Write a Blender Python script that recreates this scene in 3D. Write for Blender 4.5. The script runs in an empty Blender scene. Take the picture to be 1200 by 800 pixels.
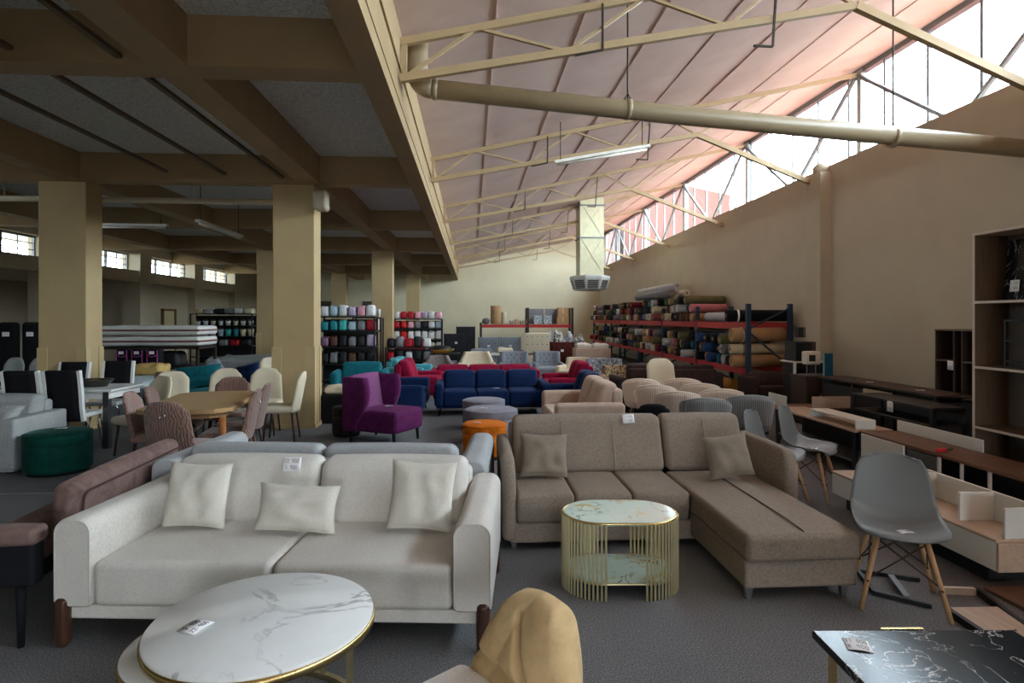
import bpy, math, random
from mathutils import Vector, Matrix, noise
random.seed(7)
SC = bpy.context.scene
COL = SC.collection
PI = math.pi
# ------------------------------------------------------------------ camera numbers (1200x800 frame)
F = 710.0; HY = 373.0; EYE = 1.65; YAW = math.atan(47 / 710)
CS, SN = math.cos(YAW), math.sin(YAW)

# ------------------------------------------------------------------ mesh collector
class MB:
    def __init__(s):
        s.v = []; s.f = []; s.sm = []; s.mi = []
    def add(s, vs, fs, smooth=False, mat=0, T=None):
        b = len(s.v)
        if T is not None:
            vs = [T @ Vector(v) for v in vs]
        s.v.extend([(v[0], v[1], v[2]) for v in vs])
        for i, f in enumerate(fs):
            s.f.append([b + k for k in f])
            s.sm.append(smooth[i] if isinstance(smooth, list) else smooth)
            s.mi.append(mat)
        return s
    def box(s, x0, y0, z0, x1, y1, z1, mat=0, T=None):
        vs = [(x0,y0,z0),(x1,y0,z0),(x1,y1,z0),(x0,y1,z0),(x0,y0,z1),(x1,y0,z1),(x1,y1,z1),(x0,y1,z1)]
        return s.add(vs, [(0,3,2,1),(4,5,6,7),(0,1,5,4),(1,2,6,5),(2,3,7,6),(3,0,4,7)], False, mat, T)
    def rbox(s, c, d, r, k=2, puff=(0,0,0), m=0, mat=0, T=None, fn=None):
        """box centred c, size d, rounded by r; puff bulges the faces; fn(p) warps"""
        h = [d[0]/2, d[1]/2, d[2]/2]; r = min(r, h[0]*.999, h[1]*.999, h[2]*.999)
        P = [(-1, -math.tan(PI/4*(1 - i/k))) for i in range(k)] + [(-1, 0.0)]
        P += [(-1 + 2*(i+1)/(m+1), 0.0) for i in range(m)] + [(1, 0.0)]
        P += [(1, math.tan(PI/4*(i+1)/k)) for i in range(k)]
        n = len(P); idx = {}; vs = []; fs = []; sms = []
        pf = any(puff) or fn is not None
        for ax in range(3):
            for sg in (-1, 1):
                a, b = (ax+1) % 3, (ax+2) % 3
                grid = []
                for i in range(n):
                    row = []
                    for j in range(n):
                        ua, ta = P[i]; ub, tb = P[j]
                        dv = [0,0,0]; dv[ax] = sg; dv[a] = ta; dv[b] = tb
                        l = math.sqrt(1 + ta*ta + tb*tb)
                        p = [0,0,0]; p[ax] = sg*(h[ax]-r); p[a] = ua*(h[a]-r); p[b] = ub*(h[b]-r)
                        p = [p[q] + r*dv[q]/l for q in range(3)]
                        key = (round(p[0],6), round(p[1],6), round(p[2],6))
                        if key not in idx:
                            q3 = list(p)
                            if pf:
                                w = [p[q]/h[q] for q in range(3)]
                                for q in range(3):
                                    if puff[q]:
                                        o1, o2 = (q+1)%3, (q+2)%3
                                        q3[q] += puff[q]*w[q]*max(0,1-w[o1]**2)*max(0,1-w[o2]**2)
                            q3 = [q3[q]+c[q] for q in range(3)]
                            if fn: q3 = fn(q3)
                            idx[key] = len(vs); vs.append(q3)
                        row.append(idx[key])
                    grid.append(row)
                for i in range(n-1):
                    for j in range(n-1):
                        q = [grid[i][j], grid[i+1][j], grid[i+1][j+1], grid[i][j+1]]
                        if sg < 0: q.reverse()
                        qq = []
                        for x in q:
                            if x not in qq: qq.append(x)
                        if len(qq) < 3: continue
                        fs.append(qq)
                        flat = P[i][1]==0 and P[i+1][1]==0 and P[j][1]==0 and P[j+1][1]==0 and not pf
                        sms.append(not flat)
        return s.add(vs, fs, sms, mat, T)
    def lathe(s, prof, n=24, c=(0,0), mat=0, T=None, sx=1.0, sy=1.0, smooth=True, a0=0, a1=2*PI):
        full = abs(a1-a0-2*PI) < 1e-6
        m = n if full else n+1
        vs = []; fs = []
        for r, z in prof:
            for i in range(m):
                a = a0+(a1-a0)*i/n
                vs.append((c[0]+r*sx*math.cos(a), c[1]+r*sy*math.sin(a), z))
        for k in range(len(prof)-1):
            for i in range(n):
                j = (i+1) % m
                fs.append((k*m+i, k*m+j, (k+1)*m+j, (k+1)*m+i))
        if full:
            if prof[0][0] > 1e-6: fs.append(tuple(reversed(range(m))))
            if prof[-1][0] > 1e-6: fs.append(tuple((len(prof)-1)*m+i for i in range(m)))
        sm = [smooth]*len(fs)
        if full:
            q = 0
            if prof[-1][0] > 1e-6: sm[-1] = False; q = 1
            if prof[0][0] > 1e-6: sm[-1-q] = False
        return s.add(vs, fs, sm, mat, T)
    def tube(s, path, r, n=8, mat=0, T=None, closed=False, flat=None):
        """swept tube; r a number or one per point; flat=(w,h) sweeps a rectangle instead"""
        path = [Vector(p) for p in path]; N = len(path); vs = []; fs = []
        if flat: n = 4
        up0 = None
        for i, p in enumerate(path):
            if closed: d = path[(i+1)%N]-path[i-1]
            else: d = path[min(i+1,N-1)]-path[max(i-1,0)]
            if d.length < 1e-9: d = Vector((0,0,1))
            d.normalize()
            if up0 is None:
                up0 = Vector((0,0,1)) if abs(d.z) < .95 else Vector((0,1,0))
            if flat and abs(d.z) < .95: up0 = Vector((0,0,1))
            x = up0.cross(d)
            if x.length < 1e-6: x = Vector((1,0,0)).cross(d)
            x.normalize(); y = d.cross(x).normalized(); up0 = y
            rr = r[i] if isinstance(r, (list, tuple)) else r
            for j in range(n):
                if flat:
                    sx, sy = ((-1,-1),(1,-1),(1,1),(-1,1))[j]
                    q = p + x*(sx*flat[0]/2) + y*(sy*flat[1]/2)
                else:
                    a = 2*PI*j/n; q = p + x*(rr*math.cos(a)) + y*(rr*math.sin(a))
                vs.append(q)
        for i in range(N if closed else N-1):
            b = (i+1) % N
            for j in range(n):
                k = (j+1) % n
                fs.append((i*n+j, i*n+k, b*n+k, b*n+j))
        sm = [flat is None]*len(fs)
        if not closed:
            fs += [tuple(reversed(range(n))), tuple((N-1)*n+j for j in range(n))]; sm += [False, False]
        return s.add(vs, fs, sm, mat, T)
    def bar(s, a, b, w, h=None, mat=0):
        return s.tube([a, b], 0, flat=(w, h or w), mat=mat)
    def prism(s, pts, z0, z1, mat=0, T=None, smooth=False, bev=0.0):
        n = len(pts); vs = []; fs = []
        rings = [(z0, 0), (z1, 0)] if bev == 0 else [(z0, bev), (z0+bev, 0), (z1-bev, 0), (z1, bev)]
        cx = sum(p[0] for p in pts)/n; cy = sum(p[1] for p in pts)/n
        for z, o in rings:
            for p in pts:
                dx, dy = p[0]-cx, p[1]-cy; l = math.hypot(dx, dy) or 1
                vs.append((p[0]-dx/l*o, p[1]-dy/l*o, z))
        for k in range(len(rings)-1):
            for i in range(n):
                j = (i+1) % n
                fs.append((k*n+i, k*n+j, (k+1)*n+j, (k+1)*n+i))
        sm = [smooth]*len(fs)
        fs += [tuple(reversed(range(n))), tuple((len(rings)-1)*n+i for i in range(n))]; sm += [False, False]
        return s.add(vs, fs, sm, mat, T)
    def shell(s, fn, nu, nv, th, mat=0, T=None, wrap=False):
        """surface fn(u,v) u,v in 0..1, given thickness th along its normal (centred)"""
        P = [[Vector(fn(i/nu, j/nv)) for j in range(nv+1)] for i in range(nu+1)]
        vs = []; fs = []
        N = []
        for i in range(nu+1):
            for j in range(nv+1):
                du = P[min(i+1,nu)][j]-P[max(i-1,0)][j]; dv = P[i][min(j+1,nv)]-P[i][max(j-1,0)]
                nn = du.cross(dv)
                N.append(nn.normalized() if nn.length > 1e-9 else Vector((0,0,1)))
        w = nv+1; tot = (nu+1)*w
        for sg in (1, -1):
            for i in range(nu+1):
                for j in range(w):
                    t = th(i/nu, j/nv) if callable(th) else th
                    vs.append(P[i][j]+N[i*w+j]*(sg*t/2))
        for i in range(nu):
            for j in range(nv):
                a = i*w+j
                fs.append((a, a+w, a+w+1, a+1)); fs.append((tot+a, tot+a+1, tot+a+w+1, tot+a+w))
        for i in range(nu):
            for j in (0, nv):
                a = i*w+j; q = (a, tot+a, tot+a+w, a+w)
                fs.append(q if j == 0 else tuple(reversed(q)))
        for j in range(nv):
            for i in (0, nu):
                a = i*w+j; q = (a, a+1, tot+a+1, tot+a)
                fs.append(q if i == 0 else tuple(reversed(q)))
        return s.add(vs, fs, True, mat, T)
    def pillow(s, w, h, t, n=14, pinch=.07, T=None, mat=0, seed=0, wr=.006):
        """soft square cushion lying in XZ, thick along Y, centred on the origin"""
        vs = []; fs = []
        for sg in (1, -1):
            for i in range(n+1):
                for j in range(n+1):
                    u = -1+2*i/n; v = -1+2*j/n
                    e = (max(0,1-u**4)*max(0,1-v**4))
                    th = t/2*e**.55
                    x = u*w/2*(1-pinch*(1-v*v)*(u*u)); z = v*h/2*(1-pinch*(1-u*u)*(v*v))
                    k = noise.noise(Vector((u*2.2+seed*3.1, v*2.2, seed*7.7+sg)))*wr*3*e
                    k += wr*math.sin(9*u+3*noise.noise(Vector((u,v,seed)))*4)*max(0,v)**2*e
                    vs.append((x, sg*(th+k), z))
        W = n+1; tot = W*W
        for i in range(n):
            for j in range(n):
                a = i*W+j
                fs.append((a, a+1, a+W+1, a+W)); fs.append((tot+a, tot+a+W, tot+a+W+1, tot+a+1))
        for i in range(n):
            a = i*W; fs.append((a, a+W, tot+a+W, tot+a)); a = i*W+n; fs.append((a, tot+a, tot+a+W, a+W))
            a = i; fs.append((a, tot+a, tot+a+1, a+1)); a = n*W+i; fs.append((a, a+1, tot+a+1, tot+a))
        return s.add(vs, fs, True, mat, T)

def obj(name, mb, mats, parent=None, loc=None, rz=0):
    me = bpy.data.meshes.new(name)
    me.from_pydata(mb.v, [], mb.f)
    me.polygons.foreach_set('use_smooth', mb.sm)
    if not isinstance(mats, (list, tuple)): mats = [mats]
    for m in mats: me.materials.append(m)
    if len(mats) > 1: me.polygons.foreach_set('material_index', mb.mi)
    me.update()
    o = bpy.data.objects.new(name, me)
    COL.objects.link(o)
    if parent: o.parent = parent
    if loc: o.location = loc
    if rz: o.rotation_euler[2] = rz
    return o
def tag(o, label=None, cat=None, group=None, kind=None):
    if label: o['label'] = label
    if cat: o['category'] = cat
    if group: o['group'] = group
    if kind: o['kind'] = kind
    return o
def thing(name, label, cat, loc=(0,0,0), rz=0, group=None):
    o = bpy.data.objects.new(name, None); o.empty_display_size = .1
    COL.objects.link(o); o.location = loc; o.rotation_euler = (0,0,rz)
    return tag(o, label, cat, group)
def struct(name, mb, mats, parent=None):
    o = obj(name, mb, mats, parent)
    if not parent: o['kind'] = 'structure'
    return o
def dup(root, loc, rz=None, label=None, group=None):
    r = root.copy(); COL.objects.link(r); r.location = loc
    if rz is not None: r.rotation_euler = (root.rotation_euler[0], root.rotation_euler[1], rz)
    if label: r['label'] = label
    if group: r['group'] = group
    for ch in list(root.children):
        c = ch.copy(); COL.objects.link(c); c.parent = r
        for g in list(ch.children):
            d = g.copy(); COL.objects.link(d); d.parent = c
    return r
def recolor(root, old, new):
    """give a copied thing another cloth"""
    for o in [root]+list(root.children)+[g for c in root.children for g in c.children]:
        if o.type == 'MESH' and any(m == old for m in o.data.materials):
            o.data = o.data.copy()
            for i, m in enumerate(o.data.materials):
                if m == old: o.data.materials[i] = new
    return root
def TR(x=0, y=0, z=0, rx=0, ry=0, rz=0):
    return Matrix.Translation((x,y,z)) @ Matrix.Rotation(rz,4,'Z') @ Matrix.Rotation(ry,4,'Y') @ Matrix.Rotation(rx,4,'X')

# ------------------------------------------------------------------ materials
def lin(c):
    return tuple((x/255/12.92 if x/255 <= .04045 else ((x/255+.055)/1.055)**2.4) for x in c)
MATS = {}
def _new(name):
    m = bpy.data.materials.new(name); m.use_nodes = True
    nt = m.node_tree; nt.nodes.clear()
    out = nt.nodes.new('ShaderNodeOutputMaterial'); b = nt.nodes.new('ShaderNodeBsdfPrincipled')
    nt.links.new(b.outputs[0], out.inputs[0])
    return m, nt, b
def _noise(nt, scale, detail=3, rough=.5, vec=None, dist=0):
    n = nt.nodes.new('ShaderNodeTexNoise'); n.inputs['Scale'].default_value = scale
    n.inputs['Detail'].default_value = detail; n.inputs['Roughness'].default_value = rough
    n.inputs['Distortion'].default_value = dist
    if vec is not None: nt.links.new(vec, n.inputs['Vector'])
    return n
def _coord(nt, sc=(1,1,1), rot=(0,0,0), world=False):
    if world:
        src = nt.nodes.new('ShaderNodeNewGeometry').outputs['Position']
    else:
        src = nt.nodes.new('ShaderNodeTexCoord').outputs['Object']
    mp = nt.nodes.new('ShaderNodeMapping'); mp.inputs['Scale'].default_value = sc; mp.inputs['Rotation'].default_value = rot
    nt.links.new(src, mp.inputs['Vector'])
    return mp.outputs[0]
def _ramp(nt, fac, stops):
    r = nt.nodes.new('ShaderNodeValToRGB'); nt.links.new(fac, r.inputs[0])
    e = r.color_ramp.elements
    while len(e) < len(stops): e.new(.5)
    for i, (p, c) in enumerate(stops):
        e[i].position = p; e[i].color = (*c, 1) if len(c) == 3 else c
    return r
def _mix(nt, a, b, fac, mode='MIX'):
    m = nt.nodes.new('ShaderNodeMix'); m.data_type = 'RGBA'; m.blend_type = mode
    for sock, v in ((m.inputs[6], a), (m.inputs[7], b)):
        if isinstance(v, tuple): sock.default_value = (*v, 1)
        else: nt.links.new(v, sock)
    if isinstance(fac, (int, float)): m.inputs[0].default_value = fac
    else: nt.links.new(fac, m.inputs[0])
    return m.outputs[2]
def _bump(nt, b, h, strength, dist=.01):
    n = nt.nodes.new('ShaderNodeBump'); n.inputs['Strength'].default_value = strength; n.inputs['Distance'].default_value = dist
    nt.links.new(h, n.inputs['Height']); nt.links.new(n.outputs[0], b.inputs['Normal'])
def plain(name, col, rough=.5, metal=0, spec=.5, var=.08, vscale=6, bump=0, bscale=60, coat=0):
    if name in MATS: return MATS[name]
    m, nt, b = _new(name); c = lin(col)
    v = _coord(nt)
    n = _noise(nt, vscale, 3, .6, v)
    r = _ramp(nt, n.outputs[0], [(.3, tuple(x*(1-var) for x in c)), (.7, tuple(min(1,x*(1+var)) for x in c))])
    nt.links.new(r.outputs[0], b.inputs['Base Color'])
    b.inputs['Roughness'].default_value = rough; b.inputs['Metallic'].default_value = metal
    b.inputs['Specular IOR Level'].default_value = spec; b.inputs['Coat Weight'].default_value = coat
    if bump: _bump(nt, b, _noise(nt, bscale, 3, .6, v).outputs[0], bump)
    MATS[name] = m; return m
def fabric(name, col, var=.12, weave=420, bump=.25, sheen=.0, rough=.9, wide=.08, stretch=(1,1,1), coarse=0, gain=1.0):
    """woven cloth: fine speckle over slow variation"""
    if name in MATS: return MATS[name]
    m, nt, b = _new(name); c = tuple(min(.92, x*gain) for x in lin(col))
    v = _coord(nt, stretch)
    fine = _noise(nt, weave, 2, .7, v); slow = _noise(nt, 5, 3, .55, v)
    r1 = _ramp(nt, fine.outputs[0], [(.3, tuple(x*(1-var) for x in c)), (.7, tuple(min(.95,x*(1+var)) for x in c))])
    k = 1-wide
    r2 = _ramp(nt, slow.outputs[0], [(.35, (k,k,k)), (.65, (1,1,1))])
    colr = _mix(nt, r1.outputs[0], r2.outputs[0], 1.0, 'MULTIPLY')
    if coarse:
        n3 = _noise(nt, coarse, 2, .6, v); r3 = _ramp(nt, n3.outputs[0], [(.4, (.8,.8,.8)), (.6, (1,1,1))])
        colr = _mix(nt, colr, r3.outputs[0], 1.0, 'MULTIPLY')
    nt.links.new(colr, b.inputs['Base Color'])
    b.inputs['Roughness'].default_value = rough; b.inputs['Specular IOR Level'].default_value = .2
    b.inputs['Sheen Weight'].default_value = sheen
    if sheen: b.inputs['Sheen Tint'].default_value = (*[min(1, x*2+.1) for x in c], 1); b.inputs['Sheen Roughness'].default_value = .4
    if bump: _bump(nt, b, fine.outputs[0], bump, .004)
    MATS[name] = m; return m
def linen(name, col, var=.16, gain=1.0, bump=.3, k=1.0):
    """plain weave: fine streaks both ways over slow variation"""
    if name in MATS: return MATS[name]
    m, nt, b = _new(name); c = tuple(min(.92, x*gain) for x in lin(col))
    a = _noise(nt, 1.0, 2, .6, _coord(nt, (60*k,420*k,420*k))); w = _noise(nt, 1.0, 2, .6, _coord(nt, (420*k,60*k,60*k)))
    s = nt.nodes.new('ShaderNodeMath'); s.operation = 'ADD'; nt.links.new(a.outputs[0], s.inputs[0]); nt.links.new(w.outputs[0], s.inputs[1])
    h = nt.nodes.new('ShaderNodeMath'); h.operation = 'MULTIPLY'; h.inputs[1].default_value = .5; nt.links.new(s.outputs[0], h.inputs[0])
    r1 = _ramp(nt, h.outputs[0], [(.36, tuple(x*(1-var) for x in c)), (.5, c), (.64, tuple(min(.95,x*(1+var)) for x in c))])
    slow = _noise(nt, 4, 3, .55, _coord(nt)); r2 = _ramp(nt, slow.outputs[0], [(.35, (.93,.93,.93)), (.65, (1,1,1))])
    nt.links.new(_mix(nt, r1.outputs[0], r2.outputs[0], 1.0, 'MULTIPLY'), b.inputs['Base Color'])
    b.inputs['Roughness'].default_value = .9; b.inputs['Specular IOR Level'].default_value = .15
    _bump(nt, b, h.outputs[0], bump, .004)
    MATS[name] = m; return m
def velvet(name, col, crush=.25, sheen=.5, cs=14, gain=1.0):
    if name in MATS: return MATS[name]
    m, nt, b = _new(name); c = tuple(min(.9, x*gain) for x in lin(col)); v = _coord(nt)
    n = _noise(nt, cs, 4, .62, v, .6)
    r = _ramp(nt, n.outputs[0], [(.32, tuple(x*(1-crush) for x in c)), (.5, c), (.72, tuple(min(.92,x*(1+crush)) for x in c))])
    nt.links.new(r.outputs[0], b.inputs['Base Color'])
    b.inputs['Roughness'].default_value = .85; b.inputs['Specular IOR Level'].default_value = .15
    b.inputs['Sheen Weight'].default_value = sheen; b.inputs['Sheen Roughness'].default_value = .35
    b.inputs['Sheen Tint'].default_value = (*[min(1, x*1.6+.08) for x in c], 1)
    _bump(nt, b, _noise(nt, 500, 2, .6, v).outputs[0], .12, .003)
    MATS[name] = m; return m
def wood(name, col, dark=.6, scale=(3,40,40), rough=.5, var=.5, spec=.4, rot=(0,0,0)):
    if name in MATS: return MATS[name]
    m, nt, b = _new(name); c = lin(col); d = tuple(x*dark for x in c)
    v = _coord(nt, scale, rot)
    n = _noise(nt, 1.0, 5, .65, v, .8)
    r = _ramp(nt, n.outputs[0], [(.3, d), (.55, c), (.75, tuple(min(1,x*1.12) for x in c))])
    nt.links.new(r.outputs[0], b.inputs['Base Color']); b.inputs['Roughness'].default_value = rough
    b.inputs['Specular IOR Level'].default_value = spec
    MATS[name] = m; return m
def marble(name, base, vein, scale=1.4, width=.02, rough=.15, second=None, dist=1.6, rot=(0,0,.6), gate0=.45):
    if name in MATS: return MATS[name]
    m, nt, b = _new(name); v = _coord(nt, (1,1,1), rot)
    n1 = _noise(nt, scale, 6, .55, v, dist)
    sub = nt.nodes.new('ShaderNodeMath'); sub.operation = 'SUBTRACT'; sub.inputs[1].default_value = .5
    nt.links.new(n1.outputs[0], sub.inputs[0])
    ab = nt.nodes.new('ShaderNodeMath'); ab.operation = 'ABSOLUTE'; nt.links.new(sub.outputs[0], ab.inputs[0])
    r = _ramp(nt, ab.outputs[0], [(0, (1,1,1)), (width*.35, (.7,.7,.7)), (width, (0,0,0))])
    n2 = _noise(nt, scale*1.3, 2, .5, v)
    gate = _ramp(nt, n2.outputs[0], [(gate0, (0,0,0)), (gate0+.15, (1,1,1))])
    fac = _mix(nt, r.outputs[0], gate.outputs[0], 1.0, 'MULTIPLY')
    soft = _noise(nt, 2.5, 4, .6, v)
    bs = _ramp(nt, soft.outputs[0], [(.35, lin(base)), (.7, tuple(x*.9 for x in lin(base)))])
    colr = _mix(nt, bs.outputs[0], lin(vein), fac)
    if second:
        n3 = _noise(nt, scale*2.2, 5, .6, v, 1.0)
        g3 = _ramp(nt, n3.outputs[0], [(.58, (0,0,0)), (.7, (.9,.9,.9))])
        colr = _mix(nt, colr, lin(second), g3.outputs[0])
    nt.links.new(colr, b.inputs['Base Color']); b.inputs['Roughness'].default_value = rough
    MATS[name] = m; return m
def metal(name, col, rough=.3):
    return plain(name, col, rough, 1.0, .5, .05, 8)
# ================================================================== THE BUILDING
def emitless_glass(name):
    m = bpy.data.materials.new(name); m.use_nodes = True; nt = m.node_tree; nt.nodes.clear()
    out = nt.nodes.new('ShaderNodeOutputMaterial'); mx = nt.nodes.new('ShaderNodeMixShader')
    tr = nt.nodes.new('ShaderNodeBsdfTransparent'); gl = nt.nodes.new('ShaderNodeBsdfGlossy')
    tr.inputs[0].default_value = (.93,.96,.96,1); gl.inputs['Roughness'].default_value = .02
    mx.inputs[0].default_value = .05
    nt.links.new(tr.outputs[0], mx.inputs[1]); nt.links.new(gl.outputs[0], mx.inputs[2]); nt.links.new(mx.outputs[0], out.inputs[0])
    return m
GLASS = emitless_glass('window_glass')
M_WALL = plain('wall_paint', (190,179,157), .8, 0, .2, .05, 1.5, .15, 40)
M_FARWALL = plain('cream_wall_paint', (222,212,182), .8, 0, .2, .04, 1.2, .15, 40)
M_COL = plain('column_paint', (188,164,122), .75, 0, .25, .05, 2, .2, 50)
M_BEAM = plain('beam_paint', (166,142,108), .8, 0, .2, .06, 2, .2, 50)
M_STEEL = plain('cream_steel_paint', (178,154,118), .55, 0, .4, .05, 4)
M_GREYSTEEL = plain('grey_window_steel', (120,126,130), .5, .3, .4, .05, 4)
M_TRAY = plain('brown_tray_paint', (96,78,58), .6)
M_PALESTEEL = plain('pale_grey_steel', (168,170,168), .5, .1, .4, .05, 4)
M_DARK = plain('dark_steel', (58,48,40), .5, .2, .4, .05, 4)
M_PIPE = plain('pipe_paint', (160,144,116), .4, 0, .5, .05, 4)
def popcorn():
    m, nt, b = _new('popcorn_panel'); v = _coord(nt, world=True)
    n = _noise(nt, 38, 4, .75, v)
    r = _ramp(nt, n.outputs[0], [(.36, lin((186,187,182))), (.6, lin((234,234,228)))])
    nt.links.new(r.outputs[0], b.inputs['Base Color']); b.inputs['Roughness'].default_value = .95
    _bump(nt, b, n.outputs[0], .6, .03); return m
M_POP = popcorn()
def roofcloth():
    m, nt, b = _new('pink_roof_lining'); v = _coord(nt, world=True)
    n = _noise(nt, 1.3, 5, .6, v, .5); n2 = _noise(nt, 9, 3, .6, v)
    r = _ramp(nt, n.outputs[0], [(.3, lin((216,190,180))), (.7, lin((230,206,196)))])
    nt.links.new(r.outputs[0], b.inputs['Base Color']); b.inputs['Roughness'].default_value = .8
    return m
M_ROOF = roofcloth()
def carpet():
    m, nt, b = _new('charcoal_carpet'); v = _coord(nt, world=True)
    n = _noise(nt, 130, 3, .8, v); n2 = _noise(nt, .9, 4, .6, v)
    r = _ramp(nt, n.outputs[0], [(.36, lin((72,72,75))), (.5, lin((120,120,122))), (.66, lin((156,156,158)))])
    r2 = _ramp(nt, n2.outputs[0], [(.3, (.82,.82,.82)), (.7, (1.05,1.05,1.03))])
    nt.links.new(_mix(nt, r.outputs[0], r2.outputs[0], 1, 'MULTIPLY'), b.inputs['Base Color'])
    b.inputs['Roughness'].default_value = .97; b.inputs['Specular IOR Level'].default_value = .1
    _bump(nt, b, n.outputs[0], .5, .006); return m
M_CARPET = carpet()
M_TERRA = plain('terracotta_bounce', (112,54,42), .85, 0, .2, .15, 3)
M_PINKBLD = plain('pink_render', (92,62,55), .85, 0, .2, .06, 1)

YB, YF, XL = -15.0, 32.0, -11.0
def wx(y): return 6.02 + .0270*(y-4.0)                 # inner face of the right wall (it runs slightly askew)
ZR0, RS = 4.47, .217
def zr(x): return ZR0 + RS*(x+.72)
WT = 4.30
f = MB(); f.box(-15, YB-.3, -.2, 14, YF+.3, 0); struct('floor', f, M_CARPET)
w = MB()                                              # right wall with its parapet thickness
w.add([(wx(YB),YB,0),(wx(YF),YF,0),(7.12,YF,0),(7.12,YB,0),(wx(YB),YB,WT),(wx(YF),YF,WT),(7.12,YF,WT),(7.12,YB,WT)],
      [(0,1,2,3),(4,7,6,5),(0,4,5,1),(1,5,6,2),(2,6,7,3),(3,7,4,0)])
struct('wall_right', w, M_WALL)
w = MB(); w.box(-14.5, YF, 0, 7.12, YF+.3, 6.6); struct('wall_back', w, M_FARWALL)
w = MB()                                              # wall behind the viewer; its open doorway is added for fill light
w.box(-11.3, YB-.3, 0, -1.0, YB, 6.6); w.box(3.0, YB-.3, 0, 7.12, YB, 6.6); w.box(-1.0, YB-.3, 2.4, 3.0, YB, 6.6)
struct('wall_front', w, M_WALL)
# left wall: pilasters, sill bands, high windows, dark bays below
w = MB()
PIL = [(4.0,4.7),(8.2,8.9),(12.2,12.9),(16.3,17.0),(20.5,21.2),(24.4,25.15),(28.4,29.1)]
w.box(XL-.35, YB, 3.76, XL, YF, 4.2)
for a, b in PIL: w.box(XL-.35, a, 0, XL+.22, b, 3.76)
w.box(XL-.35, YB, 0, XL, 4.0, 3.76); w.box(XL-.35, 29.1, 0, XL, YF, 3.76)
bays = [(PIL[i][1], PIL[i+1][0]) for i in range(6)]
for i, (a, b) in enumerate(bays):
    w.box(XL-.35, a, 2.83, XL+.16, b, 3.2)
    if i >= 4: w.box(XL-.35, a, 0, XL-.05, b, 2.83)
for a, b in bays[:4]: pass
w.box(-14.5, YB, 0, -14.3, 21, 2.83); w.box(-14.3, 20.9, 0, XL-.35, 21, 2.83); w.box(-14.3, 3.9, 0, XL-.35, 4.0, 2.83)
w.box(-14.5, 3.9, 2.83, XL-.3, 21, 3.0)
struct('wall_left', w, M_WALL)
for i, (a, b) in enumerate(bays):
    e = bpy.data.objects.new('window_%d' % (i+2), None); COL.objects.link(e); e['kind'] = 'structure'
    fr = MB(); n = 3; x = XL-.2
    for k in range(n+1):
        y = a+(b-a)*k/n; fr.box(x-.03, y-.035, 3.2, x+.03, y+.035, 3.76)
    fr.box(x-.03, a, 3.2, x+.03, b, 3.25); fr.box(x-.03, a, 3.71, x+.03, b, 3.76)
    for k in range(n): fr.box(x-.012, a+(b-a)*(k+.5)/n-.01, 3.2, x+.012, a+(b-a)*(k+.5)/n+.01, 3.76)
    for z in (3.39, 3.56): fr.box(x-.012, a, z, x+.012, b, z+.02)
    obj('window_frame', fr, M_GREYSTEEL, e)
    g = MB(); g.box(x-.004, a, 3.2, x+.004, b, 3.76); obj('pane', g, GLASS, e)
d = bpy.data.objects.new('door_1', None); COL.objects.link(d); d['kind'] = 'structure'
q = MB(); q.box(XL-.05, 22.35, 0, XL+.02, 22.45, 2.0); q.box(XL-.05, 23.25, 0, XL+.02, 23.35, 2.0); q.box(XL-.05, 22.35, 1.92, XL+.02, 23.35, 2.0)
obj('door_frame', q, wood('door_frame_wood', (120,84,50)), d)
q = MB(); q.box(XL-.05, 22.45, 0, XL-.01, 23.25, 1.92); obj('door_leaf', q, plain('door_paint', (206,190,150), .6), d)

# the flat slab with its grid of beams
s = MB(); s.box(-14.5, YB, 4.07, -.9, YF, 4.35); struct('ceiling', s, M_POP)
BX = [(-2.57,-2.26),(-5.98,-5.68),(-9.1,-8.8)]
BY = [-13.1,-8.6,-4.1,.45,4.98,9.2,13.75,18.3,23.0,27.8]
ZB = 3.66
b = MB(); b.box(-.935, YB, ZB, -.72, YF, 4.12); b.box(-.935, YB, 4.12, -.70, YF, 4.50); b.box(-.72, YB, 3.80, -.712, YF, 3.81, mat=0)
struct('beam_edge', b, M_BEAM)
for x0, x1 in BX:
    b = MB(); b.box(x0, YB, ZB, x1, YF, 4.07); struct('beam', b, M_BEAM)
for y in BY:
    b = MB()
    xs = [XL] + [v for p in sorted(BX) for v in p] + [-.935]
    for i in range(0, len(xs), 2): b.box(xs[i], y, ZB, xs[i+1], y+.27, 4.07)
    struct('beam', b, M_BEAM)
# columns with raised corner guards
M_GUARD = plain('corner_guard_paint', (194,170,126), .6, 0, .35, .04, 3)
for (x0, x1) in ((-2.98,-2.37),(-6.33,-5.66)):
    for y in (-13.0, -8.9, .1, 9.30, 18.3, 27.8):
        c = MB(); c.rbox(((x0+x1)/2, y+.2, (ZB+.02)/2), (x1-x0, .4, ZB+.02), .012, 2)
        c.box(x0-.03, y-.03, 0, x1+.03, y+.43, .06)
        o = struct('column', c, M_COL)
        for sx in (x0, x1):
            for sy in (y, y+.4):
                g = MB(); ax = .13 if sx == x0 else -.13; ay = .1 if sy == y else -.1
                ox = -.012 if sx == x0 else .012; oy = -.012 if sy == y else .012
                g.prism([(sx+ox,sy+oy),(sx+ax,sy+oy),(sx+ax,sy-oy*.2),(sx-ox*.2,sy-oy*.2),(sx-ox*.2,sy+ay),(sx+ox,sy+ay)][::(1 if (ax>0)==(ay>0) else -1)], .06, 1.22)
                obj('corner_guard', g, M_GUARD, o)
# wall pier on the right
p = MB(); p.box(5.98, 10.05, 0, 6.35, 10.48, 4.18); p.lathe([(.15,4.18),(.15,4.3),(.1,4.36),(0,4.37)], 16, (6.14,10.26))
struct('column_pier', p, M_WALL)

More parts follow.
